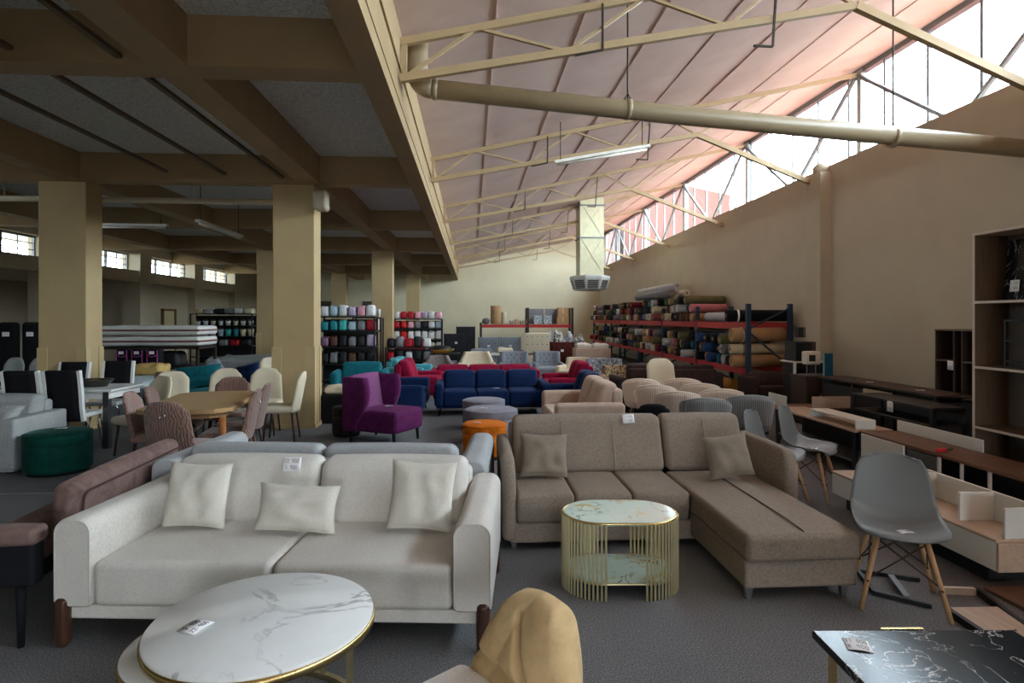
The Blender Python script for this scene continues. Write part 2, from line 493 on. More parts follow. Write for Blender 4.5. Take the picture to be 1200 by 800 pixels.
# sloping roof lining, sagging a little between its seams
r = MB(); nx = 64; XE = 6.95
seams = [-.72+.955*i for i in range(9)]
ny = 40; rows = []
vs = []
for j in range(ny+1):
    y = YB+(YF-YB)*j/ny
    for i in range(nx+1):
        x = -.72+(XE+.72)*i/nx
        t = ((x+.72)/.955) % 1.0
        sag = -.006*(1-(2*t-1)**2)
        vs.append((x, y, zr(x)+sag+.008*noise.noise(Vector((x*1.1,y*.8,0)))))
fs = []
for j in range(ny):
    for i in range(nx):
        a = j*(nx+1)+i; fs.append((a, a+nx+1, a+nx+2, a+1))
r.add(vs, fs, True)
r.add([(-.72,YB,ZR0+.25),(XE+.3,YB,zr(XE)+.25),(XE+.3,YF,zr(XE)+.25),(-.72,YF,ZR0+.25)], [(0,1,2,3)])
struct('ceiling_slope', r, M_ROOF)
M_SEAM = plain('seam_tape', (226,204,194), .7)
for k, x in enumerate(seams[1:-1]):
    t = MB(); t.box(x-.007, YB, zr(x)-.012, x+.007, YF, zr(x)+.01); struct('trim_%d' % (k+1), t, M_SEAM)
t = MB(); t.box(XE-.02, YB, zr(XE)-.1, XE+.1, YF, zr(XE)+.12); struct('trim_eave', t, M_GREYSTEEL)

# clerestory: mullions, panes, braces
TY = [-11.8,-7.35,-2.9,1.55,6.0,10.4,14.85,19.35,23.9,28.5]
win = bpy.data.objects.new('window_1', None); COL.objects.link(win); win['kind'] = 'structure'
XG = 6.97
y = YB+.3
while y < YF:
    m = MB(); m.box(XG-.02, y-.024, WT-.02, XG+.03, y+.024, zr(XG)); obj('mullion', m, M_GREYSTEEL, win); y += .98
for yt in TY:
    m = MB(); m.box(XG-.07, yt-.06, WT-.02, XG+.05, yt+.06, zr(XG)-.05); obj('post', m, M_PALESTEEL, win)
    for dy in (-2.35, 2.2):
        m = MB(); m.bar((XG-.1, yt, zr(XG)-.14), (XG-.1, yt+dy, WT+.05), .055); obj('brace', m, M_GREYSTEEL, win)
g = MB(); g.box(XG+.035, YB, WT-.02, XG+.041, YF, zr(XG)+.05); obj('pane', g, GLASS, win)
# outside the glazing: ground, an added bounce roof, the pink building
o = MB(); o.box(-150, -150, -.6, 150, 150, -.25); struct('ground_outside', o, plain('outside_ground', (150,140,126), .9))
o = MB(); o.box(7.2, -24, 3.3, 24, 29.5, 3.75); struct('bounce_roof_outside', o, M_TERRA)  # low unseen roof, added to bounce red light up onto the lining
o = MB(); o.prism([(7.6,29.9),(13.05,29.9),(13.05,60),(7.6,60)], 0, 7.9); o.add([(7.6,29.9,7.9),(13.05,29.9,7.9),(7.6,29.9,9.0),(7.6,60,9.0),(13.05,60,7.9),(7.6,60,7.9)], [(0,1,2),(1,4,3,2),(0,2,3,5)])
struct('building_outside', o, M_PINKBLD)

# trusses: each one a thing of chords, web bars, strut
for k, yt in enumerate(TY):
    where = {4: 'nearest whole roof truss, its lower chord leaving the top of the picture',
             5: 'second whole cream roof truss, the one the tube lamp hangs from',
             6: 'third cream roof truss, between the tube lamp and the air duct',
             7: 'fourth cream roof truss, carrying the air duct',
             8: 'fifth cream roof truss, just behind the air duct',
             9: 'cream roof truss nearest the end wall'}.get(k, 'cream steel roof truss over the unseen near part of the hall')
    t = thing('roof_truss', where, 'roof truss', (0, yt, 0), 0, 'cream steel roof trusses')
    xb, zb0, zb1 = 3.95, 4.0, 4.87
    up = lambda x: zr(x)-.12
    lo = lambda x: zb0+(zb1-zb0)*(x+.72)/(xb+.72)
    m = MB(); m.bar((-.70,0,up(-.7)), (6.86,0,up(6.86)), .06, .07); obj('top_chord', m, M_STEEL, t)
    m = MB(); m.bar((-.70,0,zb0), (xb,0,zb1), .06, .075); obj('bottom_chord', m, M_STEEL, t)
    m = MB(); m.bar((xb,0,zb1), (wx(yt)+.05,0,3.97), .07, .08); obj('strut', m, M_STEEL, t)
    m = MB(); m.bar((-.66,0,zb0-.03), (-.66,0,up(-.66)), .05); obj('end_post', m, M_STEEL, t)
    nodes = [-.66, .05, .95, 1.75, 2.6, 3.3, xb, 5.0, 6.0]
    for i in range(6):
        a, bb = nodes[i], nodes[i+1]
        p0 = (a,0,lo(a)) if i % 2 == 0 else (a,0,up(a)); p1 = (bb,0,up(bb)) if i % 2 == 0 else (bb,0,lo(bb))
        m = MB(); m.bar(p0, p1, .035, .03); obj('web_bar', m, M_STEEL, t)
    m = MB(); m.bar((xb,0,zb1), (5.3,0,up(5.3)), .035, .03); obj('web_bar', m, M_STEEL, t)
    m = MB(); m.bar((1.3,-.03,up(1.3)), (1.3,-.03,lo(1.3)-.05), .02); m.bar((1.3,-.03,lo(1.3)-.05), (1.02,-.03,lo(1.02)-.06), .02); obj('hanger_bracket', m, M_DARK, t)
    m = MB(); m.bar((3.1,-.03,up(3.1)-.02), (3.05,-.03,lo(3.1)-.3), .02); m.bar((3.05,-.03,lo(3.1)-.3), (2.85,-.03,lo(2.9)-.26), .02); obj('hanger_bracket', m, M_DARK, t)

# big drain pipe with its elbow
dp = thing('drain_pipe', 'thick tan drain pipe crossing under the sloping roof to the right wall', 'pipe', (0,6.3,0))
m = MB(); m.tube([(-.42,0,4.02),(2.0,0,3.82),(6.16,0,3.52)], .098, 20); obj('pipe', m, M_PIPE, dp)
m = MB(); path = [(-.56,0,4.56),(-.56,0,4.20)] + [(-.56+.15*(1-math.cos(a)),0,4.18-.15*math.sin(a)) for a in [PI/2*i/8 for i in range(9)]]
m.tube(path, .108, 20); obj('elbow', m, M_PIPE, dp)
for x in (.02-.42, 1.62, 4.55):
    z = 4.02-.0808*(x+.42)
    m = MB(); m.tube([(x,0,z),(x+.05,0,z-.004)], .108, 20); obj('collar', m, M_PIPE, dp)
for x in (1.62, 4.55):
    z = 4.02-.0808*(x+.42)
    m = MB(); m.tube([(x+.02,0,z+.1),(x+.02,0,zr(x)-.03)], .009, 6); m.tube([(x-.02,0,z+.1),(x+.02,0,z+.17),(x+.06,0,z+.1)], .008, 6); obj('hanger_rod', m, M_DARK, dp)

# tube lamps
M_TUBE = plain('lamp_white', (236,234,226), .35)
def tube_lamp(label, a, b, top, grp='hanging tube lamps'):
    a, b = Vector(a), Vector(b)
    t = thing('tube_lamp', label, 'lamp', a, 0, grp); d = b-a
    m = MB(); m.bar((0,0,.0), tuple(d), .09, .045); obj('housing', m, M_TUBE, t)
    m = MB(); m.tube([tuple(d*.03+Vector((0,0,-.05))), tuple(d*.97+Vector((0,0,-.05)))], .019, 10); obj('lamp_tube', m, M_TUBE, t)
    for k in (.06, .92):
        p = d*k; m = MB(); m.tube([tuple(p), (p.x, p.y, top(a+p)-a.z)], .008, 6); obj('hanger_rod', m, M_DARK, t)
tube_lamp('white tube lamp hanging under the pink sloping roof', (1.36,9.9,4.22), (2.95,9.9,4.52), lambda p: zr(p.x)-.06)
tube_lamp('white tube lamp under the slab left of the middle column', (-4.95,11.3,3.42), (-4.95,13.4,3.42), lambda p: 4.07)
tube_lamp('white tube lamp under the slab behind the left column', (-7.8,12.6,3.52), (-6.1,12.6,3.52), lambda p: 4.07)
# conduits under the slab
for i, (x, y0, y1, z, nm) in enumerate([(-2.78,-4,9.1,3.72,'along the beam nearest the hall'), (-3.6,-4,9.1,3.76,'second from the hall beam'), (-4.42,-4,9.1,3.78,'third from the hall beam')]):
    m = MB(); m.box(x-.025, y0, z-.018, x+.025, y1, z+.018)
    for y in [v+.135 for v in BY if y0 < v < y1]: m.box(x-.012, y-.012, z+.02, x+.012, y+.012, 4.06)
    tag(obj('cable_tray', m, M_TRAY), 'dark cable tray hung under the slab, '+nm, 'cable tray', 'cable trays under the slab')
m = MB(); m.tube([(-10.9,9.85,3.5),(-2.45,9.85,3.5)], .045, 12)
for x in (-9.8,-7.2,-4.4): m.tube([(x,9.85,3.5),(x,9.85,4.06)], .01, 6)
tag(obj('water_pipe', m, plain('pale_pipe_paint', (196,184,160), .4)), 'pale thin pipe running across between the two front columns', 'pipe')
sp = thing('speaker', 'small pale speaker fixed high on the middle column', 'speaker', (-2.26, 9.2, 3.4))
m = MB(); m.rbox((.02,.0,0), (.2,.26,.3), .05, 3); obj('housing', m, plain('speaker_plastic', (176,164,140), .5), sp)
m = MB(); m.bar((-.11,.1,-.02),(0,.05,-.02),.04); obj('mount', m, M_DARK, sp)

# hanging air duct with its outlet box
ad = thing('air_duct', 'square cream air duct hanging from the roof with an outlet box', 'air duct', (3.8,19,0))
M_DUCT = plain('duct_cream', (216,212,178), .45, .1)
m = MB(); x0, x1, y0, y1 = -.38, .38, 0, .76
m.box(x0,y0,3.03,x1,y1,5.5); obj('shaft', m, M_DUCT, ad)
for z0, z1 in ((3.08,4.2),(4.24,5.3)):
    m = MB(); m.bar((x0+.03,y0-.004,z0),(x1-.03,y0-.004,z1),.02,.012); m.bar((x0+.03,y0-.006,z1),(x1-.03,y0-.006,z0),.02,.012); obj('cross_fold', m, M_DUCT, ad)
for z in (4.21, 5.24):
    m = MB(); m.box(x0-.03,y0-.03,z-.02,x1+.03,y1+.03,z+.02); obj('flange', m, M_GREYSTEEL, ad)
m = MB(); n = 8; R1, R2, cy = .50, .66, .38
prof = [(.40,3.06),(R2,3.0),(R2,2.92),(R1+.04,2.58),(R1-.05,2.55),(0,2.55)]
m.lathe([(p[0],p[1]) for p in reversed(prof)], 8, (0,cy), T=TR(), smooth=False, a0=PI/8, a1=PI/8+2*PI); ob = obj('outlet_box', m, plain('outlet_grey', (186,188,182), .4), ad)
for k in range(8):
    a = PI/8+PI/4*(k+.5); ca = math.cos(PI/8)
    m = MB()
    for q in range(6):
        z = 2.62+.045*q; rr = (R1+.04+(R2-R1-.04)*(z-2.58)/.34)*ca+.004
        tx, ty = -math.sin(a), math.cos(a)
        cx, cyy = rr*math.cos(a), cy+rr*math.sin(a)
        m.bar((cx-tx*.17,cyy-ty*.17,z),(cx+tx*.17,cyy+ty*.17,z),.012,.03)
    obj('grille', m, M_DARK, ob)
# ================================================================== FURNITURE MAKERS
M_IVORY = linen('ivory_weave', (218,213,205), .13)
M_IVORY2 = linen('ivory_cushion_weave', (220,215,203), .10)
M_GREYW = linen('pale_grey_weave', (176,179,181), .22)
M_TAUPE = linen('taupe_weave', (144,131,118), .30, 1.0, .4, .8)
M_TAUPE2 = fabric('taupe_cushion_weave', (142,131,116), .2, 180, .5, wide=.12)
M_WALNUT = wood('dark_walnut', (74,46,34), .6, (30,30,4), .35)
M_BLACK = plain('black_cloth', (24,24,28), .8, 0, .2)
M_GOLD = metal('brushed_gold', (216,190,130), .26)
M_BRASS = metal('pale_brass', (214,200,156), .3)
M_CHROME = metal('chrome', (214,216,220), .12)
M_PAPER = plain('white_card', (246,244,246), .6, 0, .3, .02)
M_INK = plain('dark_blue_ink', (34,30,74), .6)
M_INKK = plain('black_ink', (30,30,34), .6)
DIG = {'0':[[(.1,.3),(.3,0),(.7,0),(.9,.4),(.9,1.1),(.65,1.5),(.3,1.5),(.1,1.1),(.1,.3)]], '1':[[(.3,1.2),(.55,1.5),(.5,0)]],
 '2':[[(.1,1.2),(.4,1.5),(.8,1.35),(.8,1.0),(.1,0),(.9,.05)]], '3':[[(.1,1.4),(.6,1.5),(.85,1.15),(.4,.8),(.85,.45),(.6,.05),(.1,.1)]],
 '4':[[(.5,1.5),(.1,.6),(.9,.6)],[(.7,1.0),(.65,0)]], '5':[[(.85,1.5),(.25,1.5),(.2,.9),(.7,.9),(.85,.5),(.6,.05),(.1,.1)]],
 '6':[[(.8,1.5),(.3,1.0),(.15,.4),(.4,0),(.8,.25),(.7,.7),(.2,.6)]], '7':[[(.1,1.5),(.9,1.5),(.4,0)],[(.3,.75),(.8,.75)]],
 '8':[[(.5,.8),(.15,1.2),(.5,1.5),(.85,1.2),(.5,.8),(.1,.35),(.5,0),(.9,.35),(.5,.8)]], '9':[[(.85,1.1),(.5,.75),(.15,1.1),(.5,1.5),(.85,1.2),(.75,0)]],
 '-':[[(.2,.7),(.8,.7)]], ' ':[]}
def price_tag(label, T, lines=('22 900','5 900'), w=.085, h=.06, ink=None, group='price cards'):
    """white paper card lying in its local XY plane, face up +Z"""
    o = thing('price_tag', label, 'price card', (0,0,0), 0, group); o.matrix_world = T
    m = MB(); n = 8
    m.shell(lambda u,v: ((u-.5)*w, (v-.5)*h, .0035*math.sin(u*PI)+.0012), n, 2, .0008); obj('card', m, M_PAPER, o)
    m = MB(); lh = h/(len(lines)+.25); ch = lh*.62
    for k, s in enumerate(lines):
        cw = min(w*.86/max(1,len(s)), ch*.62); x = -cw*len(s)/2; y = h/2-lh*(k+1)+lh*.1
        for c in s:
            for st in DIG.get(c, []):
                pts = []
                for (px, py) in st:
                    xx = x+px*cw*.8; pts.append((xx, y+py/1.5*ch, .0035*math.sin((xx/w+.5)*PI)+.0024))
                m.tube(pts, 0, flat=(w*.015, .0008))
            x += cw
    if m.v: obj('writing', m, ink or M_INK, o)
    return o
def cushion(label, fab, loc, rz, w=.42, h=.42, t=.15, lean=-.35, tilt=0, seed=1, group=None, cat='cushion', name='throw_cushion'):
    """stands on its lower edge, leaning back by lean"""
    m = MB(); m.pillow(w, h, t, 18, .085, seed=seed, wr=.008)
    o = obj(name, m, fab); tag(o, label, cat, group)
    o.matrix_world = Matrix.Translation(loc) @ Matrix.Rotation(rz,4,'Z') @ Matrix.Rotation(lean,4,'X') @ Matrix.Rotation(tilt,4,'Y') @ Matrix.Translation((0,0,h/2))
    return o
def arm_mb(w, d, h, r):
    """slab arm with a rounded top, local x 0..w, y 0..d, z 0..h"""
    m = MB(); m.rbox((w/2,d/2,h/2),(w,d,h),r,4,(.006,.004,.004),3); return m
def sofa(name, label, fab, W=2.2, D=.95, aw=.19, ah=.64, sz=.43, bz=.78, z0=.2, rail=.13, n=2, legs='peg', legm=None, group=None,
         cat='sofa', backlean=.12, loc=(0,0,0), rz=0, cush=None, bt=.2, arms=(1,1), nb=None, pipe=False, ar=None):
    t = thing(name, label, cat, loc, rz, group); cush = cush or fab; nb = nb or n
    legm = legm or M_WALNUT
    m = MB(); m.rbox((0,D/2,(z0+rail)/2),(W-.06,D-.06,z0-rail),.012,2); obj('base_rail', m, fab, t)
    for sx, on in ((-1,arms[0]),(1,arms[1])):
        if not on: continue
        m = MB(); x = sx*(W/2-aw/2)
        
        if pipe:
            rr = aw*.36; pr = [(aw/2-rr*(1-math.cos(q)),ah-rr*(1-math.sin(q))+.006*math.sin(q)) for q in [PI/2*i/7 for i in range(8)]]
            pr = pr+[(-a_,b_) for a_, b_ in reversed(pr)]+[(-aw/2,z0+.02),(-aw/2+.02,z0),(aw/2-.02,z0),(aw/2,z0+.02)]
            m.prism([(x+a_,b_) for a_, b_ in pr], -D, 0, T=Matrix.Rotation(PI/2,4,'X'), smooth=True, bev=.012)
        else:
            m.rbox((x,D/2,(z0+ah)/2),(aw,D,ah-z0),ar or min(aw*.36,.07),4,(.004,.003,.004),3)
        a = obj('armrest', m, fab, t)
        if pipe:
            p = MB(); rr = aw*.34; pts = [(x-aw/2+.006,.003,z0+.03+(ah-rr-z0-.03)*i/4) for i in range(5)]
            pts += [(x-aw/2+.006+rr*(1-math.cos(q)),.003,ah-.004-rr*(1-math.sin(q))) for q in [PI/2*i/6 for i in range(1,7)]]
            pts += [(2*x-q[0],q[1],q[2]) for q in reversed(pts)]
            p.tube(pts, .0055, 6); obj('piping', p, fab, a)
    xl = -W/2+(aw if arms[0] else .02); xr = W/2-(aw if arms[1] else .02)
    sw = (xr-xl)/n
    for k in range(n):
        m = MB(); x = xl+sw*(k+.5)
        m.rbox((x,(D-.1)/2+.0,(z0+sz)/2),(sw-.006,D-.11,sz-z0),.038,4,(.0,.006,.016),4); obj('seat_cushion', m, cush, t)
    sw = (xr-xl)/nb
    def lean(p): return [p[0], p[1]+backlean*max(0,(p[2]-sz))/(bz-sz), p[2]]
    for k in range(nb):
        m = MB(); x = xl+sw*(k+.5)
        m.rbox((x,D-.18-bt/2,(sz-.02+bz)/2),(sw-.008,bt,bz-sz+.02),.06,4,(.0,.03,.012),5,fn=lean); obj('back_cushion', m, cush, t)
    m = MB(); m.rbox((0,D-.07,(z0+bz-.07)/2),(xr-xl+.02,.14,bz-.07-z0),.04,3); obj('back_frame', m, fab, t)
    lx = W/2-.045
    for sx in (-1,1):
        for y in (.0, D-.05):
            m = MB()
            if legs == 'peg':
                m.rbox((sx*(lx+.005),y+.015,.125),(.07,.06,.25),.028,4)
            elif legs == 'slim':
                m.tube([(sx*(lx-.06),y+.1-(.0 if y<.3 else .1),rail+.01),(sx*(lx-.03),y+.06-(.0 if y<.3 else .02),0)],[.022,.012],10)
            else:
                m.box(sx*(lx-.05)-.03,y+.06-(.0 if y<.3 else .1),0,sx*(lx-.05)+.03,y+.12-(.0 if y<.3 else .1),rail+.01)
            obj('leg', m, legm, t)
    return t

# ================================================================== FOREGROUND
A = math.atan2(-.20, 2.12)
def loc2(o, x, y, z=0):        # local point of a thing -> world
    c, s = math.cos(o.rotation_euler[2]), math.sin(o.rotation_euler[2])
    return (o.location[0]+c*x-s*y, o.location[1]+s*x+c*y, o.location[2]+z)
ws = sofa('sofa', 'ivory woven two-seat sofa with dark wooden peg legs behind the white round table', M_IVORY, W=2.2, D=.98, loc=(-1.0,3.08,0), rz=A, pipe=True)
for sx in (-1, 1):             # piped edge on the arm fronts
    for o in [c for c in ws.children if c.name.startswith('armrest')]:
        pass
gs = sofa('sofa', 'pale grey sofa standing back to back with the ivory sofa', M_GREYW, W=2.26, D=1.0, aw=.2, ah=.70, sz=.43, bz=.775, loc=(-.94,5.12,0), rz=A+PI, pipe=True)
cushion('square ivory cushion in the left corner of the ivory sofa', M_IVORY2, loc2(ws,-.63,.43,.452), A, .37, .37, .14, -.22, .03, 1, 'ivory scatter cushions')
cushion('oblong ivory lumbar cushion in the middle of the ivory sofa', M_IVORY2, loc2(ws,-.03,.38,.452), A, .47, .265, .13, -.30, .04, 2, 'ivory scatter cushions')
cushion('square ivory cushion beside the right arm of the ivory sofa', M_IVORY2, loc2(ws,.665,.42,.452), A, .38, .39, .14, -.24, .05, 3, 'ivory scatter cushions')
price_tag('price card propped on the back cushion of the ivory sofa', Matrix.Translation(loc2(ws,-.155,.668,.765)) @ Matrix.Rotation(A,4,'Z') @ Matrix.Rotation(PI/2-.3,4,'X'), ('22 900','5 900'), .115, .085)

# brown velvet settee on the left
M_MAUVE = velvet('mauve_brown_velvet', (116,94,88), .35, .6, 9)
M_PIPING = velvet('mauve_piping', (74,54,52), .1, .2)
st = thing('settee', 'mauve brown crushed velvet settee seen from behind, left of the ivory sofa', 'settee', (-2.25,3.2,0), .035)
def bend(p): return [p[0]-.05*max(0,p[2]-.5), p[1], p[2]]
BL = 1.42
m = MB(); m.rbox((-.01,BL/2+.25,.575),(.14,BL-.10,.32),.06,5,(.012,0,.01),5,fn=lambda p:[p[0]+.06*(p[2]-.45), p[1], p[2]]); bk = obj('backrest', m, M_MAUVE, st)
m = MB(); pts = []
for i in range(25):
    a = i/24
    if a < .2: pts.append((.07,.035,.45+a/.2*.22))
    elif a < .3: q=(a-.2)/.1*PI/2; pts.append((.08,.035+.07*(1-math.cos(q)),.67+.06*math.sin(q)))
    else: pts.append((.085,.105+(a-.3)/.7*(BL-.17),.732+.03*math.sin(PI*(a-.3)/.7)))
pts = [(.0745+.06*(z-.45),y,z) for y,z in [(.355,.46+.03*i) for i in range(6)]+[(.355+.05*(1-math.cos(q)),.62+.05*math.sin(q)) for q in [PI/2*i/5 for i in range(1,6)]]+[(.42+(BL-.24)*i/8,.672) for i in range(9)]]; m.tube(pts, .007, 8); obj('piping', m, M_PIPING, bk)
m = MB(); m.rbox((-.25,BL/2+.12,.40),(.46,BL+.1,.09),.035,4,(0,0,.012),4); obj('seat', m, M_MAUVE, st)
m = MB(); m.rbox((-.25,BL/2+.12,.32),(.46,BL+.1,.09),.012,2); obj('base_frame', m, M_BLACK, st)
for y in (-.0,):
    m = MB(); m.rbox((-.20,y,.565),(.58,.13,.085),.03,3,(0,0,.008),3); ar = obj('armrest', m, M_MAUVE, st)
    m = MB(); m.rbox((-.20,y,.425),(.55,.10,.22),.02,2); obj('side_panel', m, M_BLACK, ar)
for x in (-.01,-.46):
    for y in (.0, BL+.1):
        m = MB(); m.tube([(x,y,.34),(x,y,0)],[.024,.015],10); obj('leg', m, M_BLACK, st)

# round nesting tables
M_WMARB = marble('white_marble', (246,248,247), (168,172,172), 1.5, .014, .12, None, 1.1)
def round_table(label, x, y, r, h, rb, angs):
    t = thing('coffee_table', label, 'coffee table', (x,y,0), 0, 'nesting marble tables')
    m = MB(); m.lathe([(0,h-.018),(r-.012,h-.018),(r-.006,h-.012),(r-.006,h-.004),(r-.010,h),(0,h)], 72); obj('tabletop', m, M_WMARB, t)
    m = MB(); m.lathe([(r-.02,h-.040),(r,h-.040),(r+.001,h-.03),(r,h-.012),(r-.0055,h-.011)], 72); obj('rim', m, M_GOLD, t)
    m = MB(); m.tube([(math.cos(a)*rb,math.sin(a)*rb,.012) for a in [2*PI*i/56 for i in range(56)]], 0, closed=True, flat=(.024,.024)); obj('base_ring', m, M_BRASS, t)
    m = MB(); m.tube([(math.cos(a)*rb,math.sin(a)*rb,h-.05) for a in [2*PI*i/56 for i in range(56)]], 0, closed=True, flat=(.024,.02)); obj('top_ring', m, M_BRASS, t)
    for a in angs:
        m = MB(); m.bar((math.cos(a)*rb,math.sin(a)*rb,.02),(math.cos(a)*rb,math.sin(a)*rb,h-.04),.024); obj('leg', m, M_BRASS, t)
    return t
round_table('large round white marble coffee table with a gold rim and a price card', -.835, 2.50, .435, .45, .37, (1.15,-.25,1.85,-1.62))
round_table('smaller round white marble table tucked under the large one', -1.02, 2.45, .315, .385, .125, (.6,2.2,3.8,5.4))
price_tag('price card lying on the large round white marble table', TR(-1.07,2.43,.452,0,0,1.2), ('5 900','22 900'), .10, .085)

# gold slatted table
M_GMARB = marble('gold_veined_marble', (214,236,226), (84,78,66), 3.0, .02, .1, (214,176,76), 1.8)
def stadium(w, d, n=12):
    r = d/2; p = []
    for i in range(n+1): a = -PI/2+PI*i/n; p.append((w/2-r+r*math.cos(a), r*math.sin(a)))
    for i in range(n+1): a = PI/2+PI*i/n; p.append((-w/2+r+r*math.cos(a), r*math.sin(a)))
    return p
gt = thing('side_table', 'oval side table of gold slats with a marble top and lower shelf', 'side table', (.915,3.72,0), -.06)
W_, D_, H_ = .70, .46, .455
m = MB(); m.prism(stadium(W_-.012,D_-.012,16), H_-.022, H_, bev=.003, smooth=True); obj('tabletop', m, M_GMARB, gt)
m = MB(); m.tube([(x,y,H_-.008) for x,y in stadium(W_,D_,16)], .007, 8, closed=True); obj('rim', m, M_GOLD, gt)
m = MB(); m.prism(stadium(W_-.03,D_-.03,16), .085, .10, bev=.002, smooth=True); obj('shelf', m, M_GMARB, gt)
m = MB(); m.tube([(x,y,.092) for x,y in stadium(W_-.014,D_-.014,16)], .008, 8, closed=True); obj('shelf_rim', m, M_BRASS, gt)
r_ = D_/2
for sx in (-1, 1):
    for k in range(31):
        a = -PI/2+PI*k/30
        if False: continue
        x = sx*(W_/2-r_+(r_+.006)*math.cos(a)); y = (r_+.006)*math.sin(a)
        m = MB(); m.tube([(x,y,.0),(x,y,H_-.012)], 0, flat=(.011,.011)); obj('slat', m, M_BRASS, gt)

# corner sofa with chaise
cs = thing('corner_sofa', 'taupe woven corner sofa with a chaise, behind the gold oval table', 'corner sofa', (0,0,0))
m = MB(); m.rbox((1.0,4.72,.125),(1.46,.86,.15),.02,2); obj('base', m, M_TAUPE, cs)
m = MB(); m.rbox((1.92,4.24,.165),(.68,1.66,.17),.02,2); obj('chaise_base', m, M_TAUPE, cs)
xs = [.315,.73,1.145,1.565]
def nose(p): return [p[0], p[1]-.03*max(0,1-abs(p[2]-.33)/.12)*(1 if p[1] < 4.35 else 0), p[2]]
for i in range(3):
    m = MB(); m.rbox(((xs[i]+xs[i+1])/2,4.60,.30),(xs[i+1]-xs[i]-.002,.66,.21),.03,4,(0,.006,.010),4,fn=nose); obj('seat_cushion', m, M_TAUPE, cs)
m = MB(); m.rbox((1.915,4.12,.325),(.685,1.50,.16),.034,4,(0,.004,.010),4); ch = obj('chaise_cushion', m, M_TAUPE, cs)
m = MB(); m.tube([(1.93,3.378+.055*(1-math.cos(a)),.352+.06*math.sin(a)) for a in [PI/2*i/6 for i in range(7)]]+[(1.93,3.6+.2*i,.419) for i in range(6)],.004,6); obj('seam', m, plain('dark_seam',(70,62,54),.9), ch)
def blean(p): return [p[0], p[1]+.17*max(0,(p[2]-.4))/.47, .4+(p[2]-.4)*.92]
def backrest(x0, x1, seams, y=4.93):
    m = MB(); m.rbox(((x0+x1)/2,y,.635),(x1-x0-.006,.17,.47),.05,4,(0,.02,.008),5,fn=blean); b = obj('backrest', m, M_TAUPE, cs)
    for s in seams:
        m = MB(); m.tube([(s,y-.093-.018*(1-((z-.64)/.24)**2)+.17*max(0,z-.4)/.47,z) for z in [.42+.02*i for i in range(21)]],.004,6); obj('seam', m, plain('pale_seam',(150,136,120),.9), b)
backrest(.335,1.585,(.735,1.16)); backrest(1.59,2.27,(1.93,))
m = MB(); m.rbox((1.3,5.16,.42),(1.98,.10,.70),.03,3); obj('back_frame', m, M_TAUPE, cs)
for x0, x1, nm in ((.215,.315,0),(2.275,2.375,1)):
    m = MB(); m.rbox(((x0+x1)/2,4.71,.375),(x1-x0,.92,.60),.045,4,(.004,.004,.006),4,fn=lambda p:[p[0]+(-.012 if nm==0 else .03)*max(0,(p[2]-.3)/.37)**2, p[1]+.10*max(0,(p[2]-.45)/.22)**2*(1 if p[1]<4.5 else 0), p[2]]); obj('armrest', m, M_TAUPE, cs)
M_SILVER = metal('silver_leg', (176,176,178), .35)
for (x,y) in ((1.62,3.46),(2.20,3.46),(.30,4.36),(.30,5.08),(2.2,5.08)):
    m = MB(); hz = .085 if y < 4 else .055
    m.add([(x-.012,y-.004,0),(x+.014,y-.004,0),(x+.014,y+.016,0),(x-.012,y+.016,0),(x-.022,y-.012,hz),(x+.03,y-.012,hz),(x+.03,y+.03,hz),(x-.022,y+.03,hz)],[(0,3,2,1),(4,5,6,7),(0,1,5,4),(1,2,6,5),(2,3,7,6),(3,0,4,7)]); m.box(x-.03,y-.014,hz-.008,x+.06,y+.05,hz); obj('leg', m, M_SILVER, cs)
cushion('square taupe cushion at the left end of the taupe corner sofa', M_TAUPE2, (.555,4.64,.425), .04, .38, .34, .13, -.36, .04, 5, 'taupe scatter cushions')
cushion('square taupe cushion on the chaise side of the taupe corner sofa', M_TAUPE2, (1.99,4.50,.435), -.03, .36, .33, .14, -.34, -.12, 6, 'taupe scatter cushions')
price_tag('price card hooked over the back of the taupe corner sofa', Matrix.Translation((1.30,4.97,.815)) @ Matrix.Rotation(PI/2-.33,4,'X') @ Matrix.Rotation(.05,4,'Z'), ('2-490','1 150'), .10, .075)

